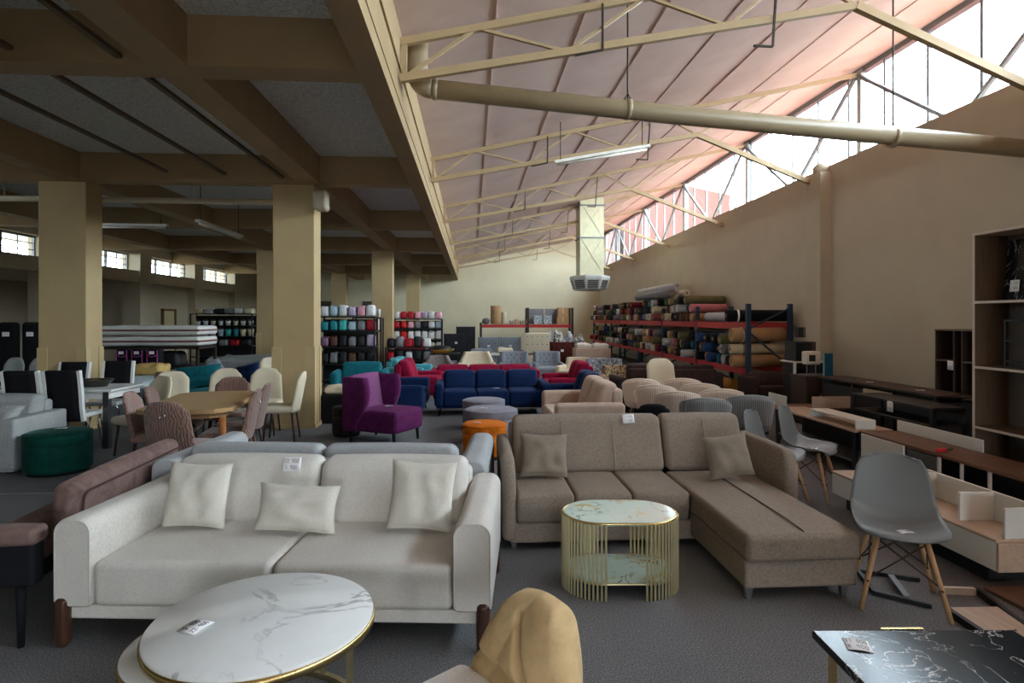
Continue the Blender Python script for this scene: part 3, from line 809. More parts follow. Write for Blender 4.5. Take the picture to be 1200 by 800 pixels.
# moulded shell chairs
M_SHELL = plain('grey_moulded_plastic', (118,121,122), .42, 0, .4, .03, 3)
M_BEECH = wood('pale_beech', (190,150,108), .75, (30,30,4), .45)
def shell_chair(label, loc, rz, group):
    t = thing('shell_chair', label, 'chair', loc, rz, group)
    def fn(u, v):
        s = (u-.5)*2
        prof = [(-.215,.415),(-.195,.432),(-.14,.437),(-.03,.425),(.08,.415),(.145,.43),(.18,.475),(.20,.55),(.225,.64),(.25,.73),(.268,.79),(.272,.81)]
        q = v*(len(prof)-1); i = min(int(q), len(prof)-2); k = q-i
        y = prof[i][0]*(1-k)+prof[i+1][0]*k; z = prof[i][1]*(1-k)+prof[i+1][1]*k
        W = [.17,.215,.232,.235,.233,.23,.228,.222,.21,.188,.155,.12]
        w = W[i]*(1-k)+W[i+1]*k
        seat = max(0, 1-abs(v-.30)/.34); back = max(0,(v-.42)/.58)
        z += abs(s)**2.4*.05*seat + (.06*max(0,1-abs(v-.47)/.2))*abs(s)**2
        y -= abs(s)**2*.055*back*(1-.35*back)
        if v < .12: y += abs(s)**2.5*.045*(1-v/.12)
        if v > .88: z -= abs(s)**3*.03*((v-.88)/.12)
        return (s*w, y, z)
    m = MB(); m.shell(fn, 22, 33, .007); obj('shell', m, M_SHELL, t)
    for sx in (-1,1):
        for sy in (-1,1):
            top = (sx*.115, sy*.10+(.0 if sy<0 else .02), .418); bot = (sx*.215, sy*.21, 0)
            m = MB(); m.tube([top,bot],[.017,.0125],10); lg = obj('leg', m, M_BEECH, t)
            m = MB(); p = [top[i]+(bot[i]-top[i])*.62 for i in range(3)]; m.tube([(p[0],p[1]-.024,p[2]),(p[0],p[1]+.024,p[2])],.006,8); obj('bolt', m, M_DARK, lg)
    q = lambda sx,sy,k: (sx*(.115+.1*k), sy*(.10+.11*k), .418*(1-k))
    m = MB()
    for a, b in (((-1,-1),(1,-1)),((-1,1),(1,1)),((-1,-1),(-1,1)),((1,-1),(1,1))):
        m.tube([q(*a,.08),q(*b,.60)],.0045,6); m.tube([q(*b,.08),q(*a,.60)],.0045,6)
        m.tube([q(*a,.08),q(*b,.08)],.0045,6)
    obj('wire_brace', m, M_DARK, t)
    return t
sc1 = shell_chair('grey moulded shell chair with beech legs, nearest, beside the chaise', (2.49,3.39,0), math.radians(-27), 'grey shell chairs')
price_tag('price card lying on the seat of the nearest grey shell chair', TR(2.45,3.28,.440,0,.02,.15), ('4 500',), .085, .05)
dup(sc1, (3.16,5.48,0), math.radians(45), 'grey moulded shell chair behind the right arm of the taupe sofa, seat fully visible')
dup(sc1, (2.72,5.25,0), math.radians(45), 'grey moulded shell chair half hidden between taupe sofa and its twin chair')
price_tag('price card on the seat of the shell chair behind the taupe sofa', TR(3.19,5.45,.4385,0,0,.8), ('4 500',), .08, .05)

# black marble table, bottom right
M_BMARB = marble('black_marble', (14,15,18), (206,204,200), 3.0, .012, .16, None, 1.8, gate0=.37)
M_BMARB.node_tree.nodes['Principled BSDF'].inputs['Specular IOR Level'].default_value = .28
bt_ = thing('coffee_table', 'black marble coffee table with gold frame, cut off by the picture corner', 'coffee table', (1.68,1.98,0), -.06)
m = MB(); m.rbox((0,0,.435),(.78,.50,.03),.006,2); obj('tabletop', m, M_BMARB, bt_)
m = MB()
for sx in (-1,1): m.bar((sx*.33,-.22,.41),(sx*.33,.22,.41),.022)
for sy in (-1,1): m.bar((-.33,sy*.21,.41),(.33,sy*.21,.41),.022)
obj('frame', m, M_GOLD, bt_)
for sx in (-1,1):
    for sy in (-1,1):
        m = MB(); m.bar((sx*.33,sy*.21,.41),(sx*.33,sy*.21,0),.022); obj('leg', m, M_GOLD, bt_)
m = MB(); m.bar((-.115,.262,.444),(.05,.262,.444),.012,.012); m.bar((-.10,.245,.437),(-.10,.262,.444),.008); m.bar((.035,.245,.437),(.035,.262,.444),.008); obj('handle', m, M_GOLD, bt_)
price_tag('price card on the black marble table', TR(1.412,2.135,.4505,0,0,-.35), ('11 500','8 900'), .085, .085, M_INKK)

# beige tufted chair, bottom centre
M_BEIGE = velvet('beige_velvet', (214,184,138), .14, .4, 11)
M_GREIGE = fabric('greige_velvet_seat', (238,228,220), .15, 160, .2, .4)
bc = thing('tufted_chair', 'beige velvet tufted chair with a greige seat, cut off by the bottom edge', 'chair', (-.03,1.80,0), math.radians(-50))
def bfn(p):
    x, y, z = p
    k = max(0,(z-.40)/.33)
    y += .10*k
    x *= 1-.58*max(0,k-.05)**1.9/(.95**1.9)
    f = 1 if y-.10*k < .24 else 0
    # draped pleats that gather towards the middle of the back
    fold = abs(math.sin(2.2*PI*(x/.46+.25*(1-k))))**.6
    y += f*(-.012*fold - .03*(1-min(1,(x/.24)**2))*(1-k) + .030*math.exp(-((x-.03+.16*(k-.45))/.013)**2)*max(0,1-((k-.55)/.33)**2) + .026*math.exp(-((x-.10+.22*(k-.2))/.014)**2)*max(0,1-((k-.2)/.35)**2) + .022*math.exp(-((k-.34+2.2*(x+.12)**2)/.05)**2)*(1 if x < .02 else max(0,1-(x-.02)/.03)))
    return [x, y, z]
m = MB(); m.rbox((0,.25,.535),(.44,.11,.35),.05,5,(0,.02,.02),44,fn=bfn); obj('backrest', m, M_BEIGE, bc)
m = MB(); m.rbox((0,-.02,.42),(.50,.46,.10),.048,4,(0,0,.015),4); obj('seat', m, M_GREIGE, bc)
for sx in (-1,1):
    for y in (-.2,.2):
        m = MB(); m.tube([(sx*.19,y,.38),(sx*.21,y*1.1,0)],[.018,.011],10); obj('leg', m, M_GOLD, bc)
# ================================================================== MIDDLE OF THE SHOWROOM
def wavecloth(name, col, scale=38, dist=7, strength=.6, lo=.74):
    """velvet stitched with wavy vertical channels"""
    if name in MATS: return MATS[name]
    m, nt, b = _new(name); c = lin(col); v = _coord(nt)
    w = nt.nodes.new('ShaderNodeTexWave'); w.wave_type = 'BANDS'; w.bands_direction = 'X'
    w.inputs['Scale'].default_value = scale/6.283*2; w.inputs['Distortion'].default_value = dist; w.inputs['Detail'].default_value = 1; w.inputs['Detail Scale'].default_value = 1.6
    nt.links.new(v, w.inputs['Vector'])
    r = _ramp(nt, w.outputs[0], [(.05, tuple(x*lo for x in c)), (.35, c), (.9, tuple(min(1,x*1.2) for x in c))])
    nt.links.new(r.outputs[0], b.inputs['Base Color']); b.inputs['Roughness'].default_value = .85
    b.inputs['Specular IOR Level'].default_value = .15; b.inputs['Sheen Weight'].default_value = .4
    _bump(nt, b, w.outputs[0], strength, .01)
    MATS[name] = m; return m
M_BROWNQ = wavecloth('brown_quilted_velvet', (128,98,86))
M_ROSE = wavecloth('dusty_rose_brown_velvet', (150,118,108))
M_CREAM = fabric('cream_boucle', (224,212,186), .10, 200, .3, wide=.05)
M_TUB = wavecloth('cream_channel_cloth', (222,206,192), 46, 0, .5)
M_TUBG = wavecloth('grey_channel_cloth', (138,142,144), 46, 0, .5)
M_RIMHI_C = fabric('cream_rim_highlight', (226,212,198), .06, 200, .2)  # lighter cloth for the tub rims, standing in for their edge highlight
M_RIMHI_G = fabric('grey_rim_highlight', (146,150,152), .06, 200, .2)
M_PURP = velvet('purple_velvet', (92,32,82), .25, .6, 10)
M_PURP_HI = wavecloth('purple_channel_highlight', (150,70,138), 46, 0, .8, .42)  # channel highlights put into the colour as a lighter, pinker purple
M_BLUE = velvet('navy_blue_velvet', (20,42,82), .2, .5, 8)
M_CRIM = velvet('crimson_velvet', (146,18,58), .22, .5, 8)
M_TEAL = velvet('teal_velvet', (24,104,116), .2, .5, 8)
M_TEALL = velvet('light_teal_velvet', (88,168,178), .15, .5, 8)
M_PEACH = velvet('peach_beige_velvet', (200,178,162), .12, .4, 8)
M_GREEN = velvet('bottle_green_velvet', (10,66,58), .25, .5, 9)
M_ORANGE = velvet('orange_velvet', (222,118,26), .25, .5, 9)
M_GREYV = velvet('silver_grey_velvet', (146,144,154), .2, .5, 8)
M_TWEED = fabric('grey_tweed', (164,166,166), .35, 110, .4, wide=.1)
M_CHARC = velvet('charcoal_velvet', (62,56,54), .2, .3, 8)
M_WHITEL = plain('white_lacquer', (236,236,234), .25, 0, .5, .02)
M_OAK = wood('oak_veneer', (186,150,106), .75, (3,30,30), .35)
M_OAKL = wood('orange_oak_leg', (176,112,62), .75, (30,30,4), .35)

# --- grey tweed sofa and green pouf at the left edge
tw = sofa('sofa', 'grey tweed sofa cut off by the left edge, behind the green pouf', M_TWEED, W=2.0, D=.85, aw=.16, ah=.58, sz=.40, bz=.77, z0=.05, rail=.02, loc=(-5.82,6.72,0), rz=0, legs='box', legm=M_BLACK, backlean=.1, ar=.025)
cushion('grey tweed cushion lying back in the grey tweed sofa', M_TWEED, (-5.22,6.92,.44), -.1, .42, .34, .13, -.75, .06, 11)
def pouf(name, label, mat, loc, r, h, piped=True, rz=0, group=None, sy=1.0, dome=.02, foot=True):
    t = thing(name, label, 'pouf', loc, rz, group)
    m = MB(); m.lathe([(r*.96,.03),(r,.06),(r*1.005,h*.45),(r,h-.11)], 40, sy=sy); obj('body', m, mat, t)
    m = MB(); m.lathe([(r*.985,h-.115),(r*1.01,h-.10),(r*1.012,h-.035),(r*.985,h-.01),(r*.9,h+dome*.3),(r*.5,h+dome*.85),(0,h+dome)], 40, sy=sy); l = obj('lid', m, mat, t)
    if piped:
        m = MB(); m.tube([(r*1.0*math.cos(a),r*sy*math.sin(a),h-.012) for a in [2*PI*i/40 for i in range(40)]],.006,6,closed=True); obj('piping', m, mat, l)
    if foot:
        m = MB(); m.lathe([(r*.9,0),(r*.9,.035)], 30, sy=sy); obj('base', m, M_BLACK, t)
    return t
pouf('pouf', 'bottle green velvet drum pouf in front of the grey tweed sofa', M_GREEN, (-4.46,6.86,0), .31, .43)
price_tag('price card lying on the green pouf', TR(-4.46,6.90,.4545,0,0,.2), ('3 500',), .11, .07)
pouf('pouf', 'small orange velvet drum pouf in front of the grey poufs', M_ORANGE, (.15,7.25,0), .26, .40)
pouf('pouf', 'large silver grey velvet pouf just behind the orange pouf', M_GREYV, (.26,8.20,0), .355, .43)
pouf('pouf', 'silver grey velvet pouf at the back of the pouf row, before the blue sofa', M_GREYV, (.18,9.22,0), .32, .42)
pouf('pouf', 'charcoal velvet pouf behind the purple wing chair', M_CHARC, (-1.77,8.72,0), .20, .40)
price_tag('price card lying on the large grey pouf', TR(.16,8.12,.452,0,0,.1), ('4 900',), .10, .07)
price_tag('price card lying on the orange pouf', TR(.06,7.17,.421,0,0,.1), ('2 900',), .09, .06)

# --- black and white dining set by the left column
def bw_chair(label, loc, rz, first=[None]):
    if first[0]: return dup(first[0], loc, rz, label)
    t = thing('dining_chair', label, 'chair', loc, rz, 'black and white dining chairs')
    bp = [(.20,.44),(.235,.6),(.25,.75),(.27,.9),(.30,1.02)]
    m = MB(); m.shell(lambda u,v: ((u-.5)*.36, (lambda q,i: bp[i][0]+(bp[i+1][0]-bp[i][0])*(q-i))(v*4, min(3,int(v*4))), .40+.62*v), 4, 12, .045); obj('backrest', m, M_BLACK, t)
    for sx in (-1,1):
        m = MB(); m.tube([(sx*.195,bp[min(3,int(k*.4))][0]+.0+(bp[min(3,int(k*.4))+1][0]-bp[min(3,int(k*.4))][0])*((k*.4)-min(3,int(k*.4))),.40+.062*k) for k in range(11)], 0, flat=(.034,.055)); obj('back_edge', m, M_WHITEL, t)
    m = MB(); m.rbox((0,-.02,.455),(.41,.43,.06),.025,3); obj('seat', m, M_WHITEL, t)
    for sx in (-1,1):
        m = MB(); m.tube([(sx*.17,.2,.43),(sx*.18,.12,.36),(sx*.185,.16,.18),(sx*.19,.24,0)],.012,8); obj('leg', m, M_CHROME, t)
        m = MB(); m.tube([(sx*.17,-.2,.43),(sx*.18,-.12,.34),(sx*.185,-.16,.18),(sx*.19,-.22,0)],.012,8); obj('leg', m, M_CHROME, t)
    first[0] = t; return t
bw_chair('black chair with white edges, back turned, directly behind the grey tweed sofa end', (-4.93,7.92,0), PI+.04)
bw_chair('black white-edged chair, back turned, left of its twin at the white table', (-5.40,7.92,0), PI+.02)
bw_chair('black and white chair on the far side of the white table, before the column', (-5.72,8.86,0), .0)
bw_chair('black and white chair with card at the right end of the white table', (-5.18,9.04,0), .1)
dt = thing('dining_table', 'white glossy dining table with steel legs by the left column', 'table', (-5.59,8.36,0))
m = MB(); m.rbox((0,0,.735),(2.1,.80,.03),.008,2); obj('tabletop', m, M_WHITEL, dt)
m = MB(); m.box(-1.0,-.36,.63,1.0,-.34,.72); m.box(-1.0,.34,.63,1.0,.36,.72); m.box(.98,-.34,.63,1.0,.34,.72); m.box(-1.0,-.34,.63,-.98,.34,.72); obj('apron', m, M_WHITEL, dt)
for sx in (-1,1):
    for sy in (-1,1):
        m = MB(); m.box(sx*.96-.035,sy*.33-.035,0,sx*.96+.035,sy*.33+.035,.72); obj('leg', m, plain('table_leg_steel',(96,96,98),.3,.7), dt)
tr = thing('tray', 'dark oval wooden bowl tray lying on the white dining table', 'tray', (-5.0,8.38,.75))
m = MB(); m.lathe([(.0,0),(.16,.0),(.24,.09),(.25,.095),(.235,.09),(.15,.02),(0,.02)], 28, sy=.7); obj('bowl', m, plain('dark_tray',(48,42,36),.35), tr)
m = MB(); m.lathe([(.0,.05),(.2,.05),(.205,.07),(0,.09)], 24, sy=.65); obj('filling', m, wood('tray_slices',(150,120,84),.5,(20,20,20)), tr)
def rumpled(label, name, mat, loc, w, d, h, seed, cat='blanket', group=None):
    m = MB(); m.rbox((0,0,h/2),(w,d,h),h*.3,3,(0,0,.02),10,fn=lambda p:[p[0]+.02*noise.noise(Vector((p[1]*6,p[2]*9,seed))), p[1]+.02*noise.noise(Vector((p[0]*6,p[2]*9,seed+3))), max(0,p[2]+.001+(.35*h*noise.noise(Vector((p[0]*5,p[1]*5,seed))) if p[2]>h*.4 else 0))])
    return tag(obj(name, m, mat, None, loc), label, cat, group)
def spots(name, a, b, scale=20):
    if name in MATS: return MATS[name]
    m, nt, bb = _new(name); v = _coord(nt); n = _noise(nt, scale, 2, .5, v, 1.5)
    r = _ramp(nt, n.outputs[0], [(.46, lin(a)), (.52, lin(b))]); nt.links.new(r.outputs[0], bb.inputs['Base Color']); bb.inputs['Roughness'].default_value = .85
    MATS[name] = m; return m
M_PATT = spots('black_white_print', (30,30,32), (222,222,216), 14)
M_FLORAL = spots('grey_floral_print', (70,78,90), (178,184,190), 26)
M_FLORALB = spots('brown_floral_print', (86,66,50), (196,176,140), 24)
rumpled('black and white patterned throw heaped on the white dining table', 'throw', M_PATT, (-6.2,8.38,.752), .75, .5, .11, 2)

# --- oak dining table with quilted chairs
RZT = math.radians(8.3)
tb = thing('dining_table', 'oak dining table with cut corners among brown quilted chairs', 'table', (-2.93,6.86,0), RZT)
m = MB(); w, l, c_ = .44, .80, .14
m.prism([(-w+c_,-l),(w-c_,-l),(w,-l+c_),(w,l-c_),(w-c_,l),(-w+c_,l),(-w,l-c_),(-w,-l+c_)], .715, .76, bev=.004); m.prism([(-w+.2,-l+.08),(w-.2,-l+.08),(w-.08,-l+.2),(w-.08,l-.2),(w-.2,l-.08),(-w+.2,l-.08),(-w+.08,l-.2),(-w+.08,-l+.2)], .66, .716)
obj('tabletop', m, M_OAK, tb)
for sx in (-1,1):
    for sy in (-1,1):
        m = MB(); m.tube([(sx*.33,sy*.62,.66),(sx*.36,sy*.66,0)],[.036,.024],14); obj('leg', m, M_OAKL, tb)
def quilt_chair(label, loc, rz, mat, legm, ring=False, bz=.90, bw=.46, taper=.12, group='brown quilted dining chairs'):
    t = thing('dining_chair', label, 'chair', loc, rz, group)
    def fn(u, v):
        s = (u-.5)*2; z = .40+(bz-.40)*v
        w = bw/2*(1-taper*v)*(1-max(0,v-.82)/.18*.22*abs(s)**2)
        y = .20+.10*v-.05*abs(s)**2*(1-.3*v); z -= .05*max(0,v-.8)/.2*abs(s)**3
        return (s*w, y, z)
    m = MB(); m.shell(fn, 14, 14, lambda u,v: .06*(1-abs(2*u-1)**6*.7)*(1-max(0,v-.85)/.15*.6)); b = obj('backrest', m, mat, t)
    m = MB(); m.rbox((0,-.02,.435),(bw,.46,.09),.04,3,(0,0,.015),3); obj('seat', m, mat, t)
    if ring:
        m = MB(); m.tube([(.025*math.cos(a),.275+.03,.775+.028*math.sin(a)) for a in [2*PI*i/16 for i in range(16)]],.005,6,closed=True); obj('ring_pull', m, M_CHROME, b)
    for sx in (-1,1):
        for sy in (-1,1):
            m = MB(); m.tube([(sx*.17,sy*.16,.41),(sx*.20,sy*.20,0)],[.018,.011],8); obj('leg', m, legm, t)
    return t
M_DKLEG = plain('dark_red_leg', (62,34,30), .4)
q1 = quilt_chair('brown quilted chair, back turned, at the near end of the oak table', (-2.72,5.90,0), PI-.12, M_BROWNQ, M_DKLEG, True, .905, .47)
q2 = quilt_chair('brown quilted chair on the right side of the oak table, nearer of the two', (-2.55,6.56,0), math.radians(-82), M_BROWNQ, M_DKLEG, True, .90, .45)
dup(q2, (-2.66,7.20,0), math.radians(-82), 'brown quilted chair on the right side of the oak table, farther of the two')
q4 = quilt_chair('dusty rose chair at the near left side of the oak table', (-3.26,6.56,0), math.radians(98), M_ROSE, M_DKLEG, False, .89, .45)
q5 = quilt_chair('brown quilted chair at the far left side of the oak table', (-3.34,7.10,0), math.radians(102), M_BROWNQ, M_DKLEG, False, .89, .45)
q6 = quilt_chair('brown quilted chair at the far end of the oak table, before the column', (-3.10,7.94,0), RZT, M_BROWNQ, M_DKLEG, False, .88, .46)
# cream chairs around them
c1 = quilt_chair('cream dining chair with dark legs left of the oak table, turned half aside', (-4.0,7.62,0), math.radians(-32), M_CREAM, M_DKLEG, False, .93, .42, .0, 'cream dining chairs')
c2 = dup(c1, (-3.72,8.30,0), math.radians(20), 'cream chair between the cream chair at the left and the teal sofa')
c3 = quilt_chair('cream rounded chair behind the middle of the oak table', (-3.50,8.52,0), math.radians(8), M_CREAM, M_DKLEG, False, .92, .50, .2, 'cream dining chairs')
c3.location = (-3.54,8.85,0); c2.location = (-3.98,8.28,0)
c4 = dup(c3, (-2.72,8.78,0), math.radians(6), 'cream rounded chair behind the far end of the oak table, before the column')
c4.location = (-2.99,8.88,0)
c5 = dup(c1, (-2.57,8.40,0), math.radians(-84), 'cream chair in profile in front of the middle column, right of the oak table')

# --- purple wing chair
pw = thing('wing_chair', 'purple velvet wing chair with a channelled back, facing right', 'armchair', (-1.18,8.30,0), math.radians(62))
m = MB(); m.rbox((0,-.04,.30),(.66,.74,.28),.05,4,(.0,.01,.025),4); obj('seat', m, M_PURP, pw)
m = MB(); m.shell(lambda u,v: ((u-.5)*.56, .27+.10*v-.05*math.sin(PI*u), .36+.52*v+.02*math.sin(PI*u)*v), 16, 10, .10); obj('backrest', m, M_PURP_HI, pw)
for sx in (-1,1):
    def wf(u, v, sx=sx):
        z = .16+.71*v; d = .18+.16*(1-abs(v-.62)/.62)**.8 if v > .0 else .2
        y = .42-.40*u*(.55+.5*max(0,1-((v-.75)/.6)**2)); x = sx*(.315+.05*u*v)
        return (x, y, z)
    m = MB(); m.shell(wf, 8, 14, .075); obj('wing', m, M_PURP, pw)
m = MB(); m.rbox((0,.40,.50),(.64,.08,.66),.03,3); obj('back_panel', m, M_PURP, pw)
for sx in (-1,1):
    for y in (-.34,.34):
        m = MB(); m.tube([(sx*.27,y,.18),(sx*.28,y*1.03,0)],[.025,.016],8); obj('leg', m, M_BLACK, pw)
price_tag('price card lying on the seat of the purple wing chair', TR(-1.12,8.24,.472,0,0,.3), ('14 900',), .11, .07)

# --- velvet lounge suites behind
blk = dict(legm=M_BLACK, legs='slim')
def suite(fab, lab, loc, rz, W, n, **k):
    kw = dict(D=.88, aw=.15, ah=.55, sz=.42, bz=.72, z0=.16, rail=.13, n=n, bt=.2); kw.update(blk); kw.update(k)
    return sofa('sofa', lab, fab, W=W, loc=loc, rz=rz, **kw)
suite(M_BLUE, 'navy blue velvet three-seat sofa facing the viewer behind the grey poufs', (.36,10.25,0), .03, 1.98, 3)
price_tag('price card lying on the middle seat of the navy three-seat sofa', TR(.42,10.42,.452,0,0,.05), ('45 000',), .12, .07)
suite(M_BLUE, 'navy blue velvet sofa facing right, half hidden by the purple wing chair', (-.78,10.55,0), PI/2, 1.5, 2, ah=.57, bz=.60)
suite(M_BLUE, 'navy blue velvet sofa facing left, beside the beige one', (1.16,9.60,0), -PI/2, 1.14, 2, ah=.56, bz=.80)
suite(M_PEACH, 'beige velvet sofa facing left, just behind the taupe corner sofa', (1.02,8.12,0), -PI/2, 1.5, 2, ah=.60, bz=.83)
suite(M_CRIM, 'crimson velvet sofa facing right, behind the navy sofa at left', (-.66,12.75,0), PI/2, 1.5, 2, ah=.50, bz=.80)
suite(M_CRIM, 'crimson velvet sofa facing left, behind the navy sofas at right', (1.45,11.95,0), -PI/2, 1.2, 2, ah=.52, bz=.80)
suite(M_CRIM, 'crimson velvet three-seat sofa in the middle behind the navy three-seat sofa', (.30,13.65,0), .02, 2.5, 3, ah=.48, bz=.56)
# teal pieces beside the middle column
suite(M_TEAL, 'teal velvet armchair right beside the middle column', (-2.08,11.3,0), .08, 1.05, 1, ah=.66, bz=.80)
suite(M_TEALL, 'light teal velvet loveseat behind the purple wing chair', (-1.02,14.2,0), 1.45, 1.2, 2, ah=.55, bz=.74)
suite(M_TEAL, 'long teal velvet sofa behind the cream chairs left of the column', (-4.55,10.6,0), .0, 2.0, 3, ah=.50, bz=.58)
cushion('large teal cushion heaped on the long teal sofa', M_TEAL, (-4.68,10.70,.47), .1, .75, .40, .22, -.45, -.12, 21)
cushion('deep blue cushion at the right end of the long teal sofa', M_BLUE, (-3.84,10.68,.48), -.2, .42, .42, .16, -.4, -.25, 22)

# --- channelled tub chairs, two files of them
def tub_chair(label, loc, rz, mat, group):
    t = thing('tub_chair', label, 'chair', loc, rz, group)
    def fn(u, v):
        a = -.25*PI+1.5*PI*u            # back at u=.5 (+y)
        ca = math.cos(a); sa = math.sin(a)
        h = .805-.22*(abs(u-.5)*2)**1.8
        z = .46+(h-.46)*v; k = .90+.17*v
        return (.235*ca*k, .02+.22*sa*k, z)
    m = MB(); m.shell(fn, 36, 8, .05); obj('backrest', m, mat, t)
    m = MB(); m.tube([tuple(fn(i/40,1.0)) for i in range(41)], .022, 8); obj('rim', m, M_RIMHI_G if mat is M_TUBG else M_RIMHI_C, t)  # tube added along the top edge as a painted rim highlight
    m = MB(); m.lathe([(0,.40),(.20,.40),(.235,.43),(.235,.47),(.2,.49),(0,.495)], 28, (0,-.01)); obj('seat', m, mat, t)
    for sx in (-1,1):
        for sy in (-1,1):
            m = MB(); m.tube([(sx*.13,sy*.13,.41),(sx*.19,sy*.19,0)],.011,8); obj('leg', m, M_CHROME, t)
    return t
GT_ = 'cream channelled tub chairs'
t1 = tub_chair('cream channelled tub chair, last in the left file of tub chairs', (2.40,8.45,0), math.radians(162), M_TUB, GT_)
dup(t1, (2.37,7.68,0), math.radians(162), 'cream channelled tub chair, middle of the left file of tub chairs')
dup(t1, (2.42,6.98,0), math.radians(162), 'cream channelled tub chair, nearest cream one in the left file of tub chairs')
dup(t1, (3.0,8.45,0), math.radians(162), 'cream channelled tub chair, last in the right file of tub chairs')
dup(t1, (3.0,7.80,0), math.radians(162), 'cream channelled tub chair, middle of the right file of tub chairs')
dup(t1, (3.02,7.19,0), math.radians(162), 'cream channelled tub chair, nearest cream one in the right file of tub chairs')
g1 = tub_chair('grey channelled tub chair at the head of the left file, behind the taupe sofa', (2.52,6.42,0), math.radians(165), M_TUBG, 'grey channelled tub chairs')
dup(g1, (3.09,6.60,0), math.radians(165), 'grey channelled tub chair at the head of the right file, beside the shell chairs')
hc = quilt_chair('tall cream upholstered chair behind the cream tub chairs', (3.16,9.72,0), .05, M_CREAM, M_DKLEG, False, .98, .50, .08, 'tall cream chairs')
bs = quilt_chair('black low-backed chair tucked between the beige sofa and the tub chairs', (1.95,6.62,0), math.radians(175), M_BLACK, M_BLACK, False, .74, .40, .1, 'black chairs')

# --- buttoned armchairs in the rows behind
def buttoned(label, mat, loc, rz, W=.85, bz=.80, hexa=True, group='buttoned armchairs', btn=None):
    t = thing('armchair', label, 'armchair', loc, rz, group); btn = btn or mat
    def fn(u, v):
        s = (u-.5)*2; z = .36+(bz-.36)*v
        w = (W-.16)/2
        if hexa: w *= 1-.30*max(0,v-.45)/.55
        return (s*w, .28+.12*v-.10*abs(s)**3, z)
    m = MB(); m.shell(fn, 12, 10, .10); b = obj('backrest', m, mat, t)
    for r_i, v in enumerate((.42,.62,.82)):
        n = 4 if r_i % 2 == 0 else 3
        for k in range(n):
            u = (k+1)/(n+1); p = fn(u, v); m = MB(); m.lathe([(0,-.008),(.016,-.008),(.016,.004),(0,.008)],10,T=TR(p[0],p[1]-.056,p[2],PI/2)); obj('button', m, btn, b)
    m = MB(); m.rbox((0,-.02,.33),(W-.2,.62,.20),.05,3,(0,0,.02),3); obj('seat', m, mat, t)
    for sx in (-1,1):
        m = MB(); m.rbox((sx*(W/2-.06),.0,.36),(.12,.66,.36),.055,4); obj('armrest', m, mat, t)
        for y in (-.26,.26):
            q = MB(); q.tube([(sx*(W/2-.1),y,.2),(sx*(W/2-.09),y*1.05,0)],[.02,.013],8); obj('leg', q, M_BLACK, t)
    return t
M_GREYB = fabric('grey_button_cloth', (140,148,156), .15, 160, .3)
M_GREYB2 = fabric('warm_grey_cloth', (142,132,130), .15, 160, .3)
M_DKBTN = plain('dark_button', (40,44,56), .5)
buttoned('warm grey buttoned armchair behind the crimson sofas at left', M_GREYB2, (-.86,15.3,0), 0, .80, .70)
buttoned('cream buttoned armchair with a six-sided back behind the navy three-seat sofa', M_CREAM, (.12,15.2,0), .0, .98, .80)
buttoned('grey buttoned armchair right of the cream buttoned one', M_GREYB, (1.08,15.2,0), 0, .84, .80, False, btn=M_DKBTN)
buttoned('grey buttoned armchair second to the right of the cream buttoned one', M_GREYB, (1.92,15.2,0), 0, .80, .80, False, btn=M_DKBTN)
buttoned('cream buttoned armchair beside the crimson sofa at right', M_CREAM, (2.45,14.25,0), -.5, .8, .70, False)
buttoned('grey floral armchair with a white card, left of the dark brown sofa', M_FLORAL, (2.85,13.0,0), -.25, .9, .76, False)
buttoned('brown floral armchair with rolled arms, before the grey floral one', M_FLORALB, (2.84,11.75,0), -.2, .66, .70, False)
M_UMBER = velvet('dark_umber_velvet', (66,52,50), .2, .3, 8)
suite(M_UMBER, 'dark umber sofa with its back turned, behind the cream tub chairs', (3.06,11.15,0), PI+.03, 1.05, 1, ah=.62, bz=.86)
buttoned('black rolled-arm armchair in front of the dark umber sofa', M_BLACK, (2.50,9.72,0), -.4, .58, .60, False)
suite(M_UMBER, 'second dark umber sofa farther right, half hidden by the tall cream chair', (4.32,12.3,0), PI, 1.1, 2, ah=.60, bz=.74)
# low round cushion stools seen between sofa and purple chair
rumpled('folded cream throw on a dark box left of the purple wing chair', 'throw', M_CREAM, (-2.08,9.9,.452), .5, .3, .12, 6)
m = MB(); m.rbox((0,0,.225),(.7,.5,.45),.02,2); tag(obj('chest', m, M_BLACK, None, (-2.08,9.9,0)), 'low black chest under a folded cream throw, left of the purple chair', 'chest')
# ================================================================== RIGHT-HAND SIDE: TV STANDS AND SHELVES
M_WHITEB = plain('white_board', (232,232,226), .45, 0, .4, .02)
M_ASH = wood('pale_ash_board', (196,172,150), .82, (30,3,30), .5)
M_WALN = wood('walnut_board', (122,88,68), .7, (30,3,30), .45)
M_BROWNB = wood('brown_grain_board', (112,88,68), .75, (30,30,3), .55)
M_EDGE = plain('pale_board_edge', (214,200,186), .5)
M_GREYB_ = plain('dark_grey_board', (96,96,92), .5)
M_BLKB = plain('black_board', (26,25,28), .5)
M_UMB = wood('umber_board', (66,50,42), .7, (3,30,30), .5)
def bx(*a):
    m = MB(); m.box(*a); return m
def rb(x0,y0,z0,x1,y1,z1,r=.004):
    m = MB(); m.rbox(((x0+x1)/2,(y0+y1)/2,(z0+z1)/2),(x1-x0,y1-y0,z1-z0),r,2); return m
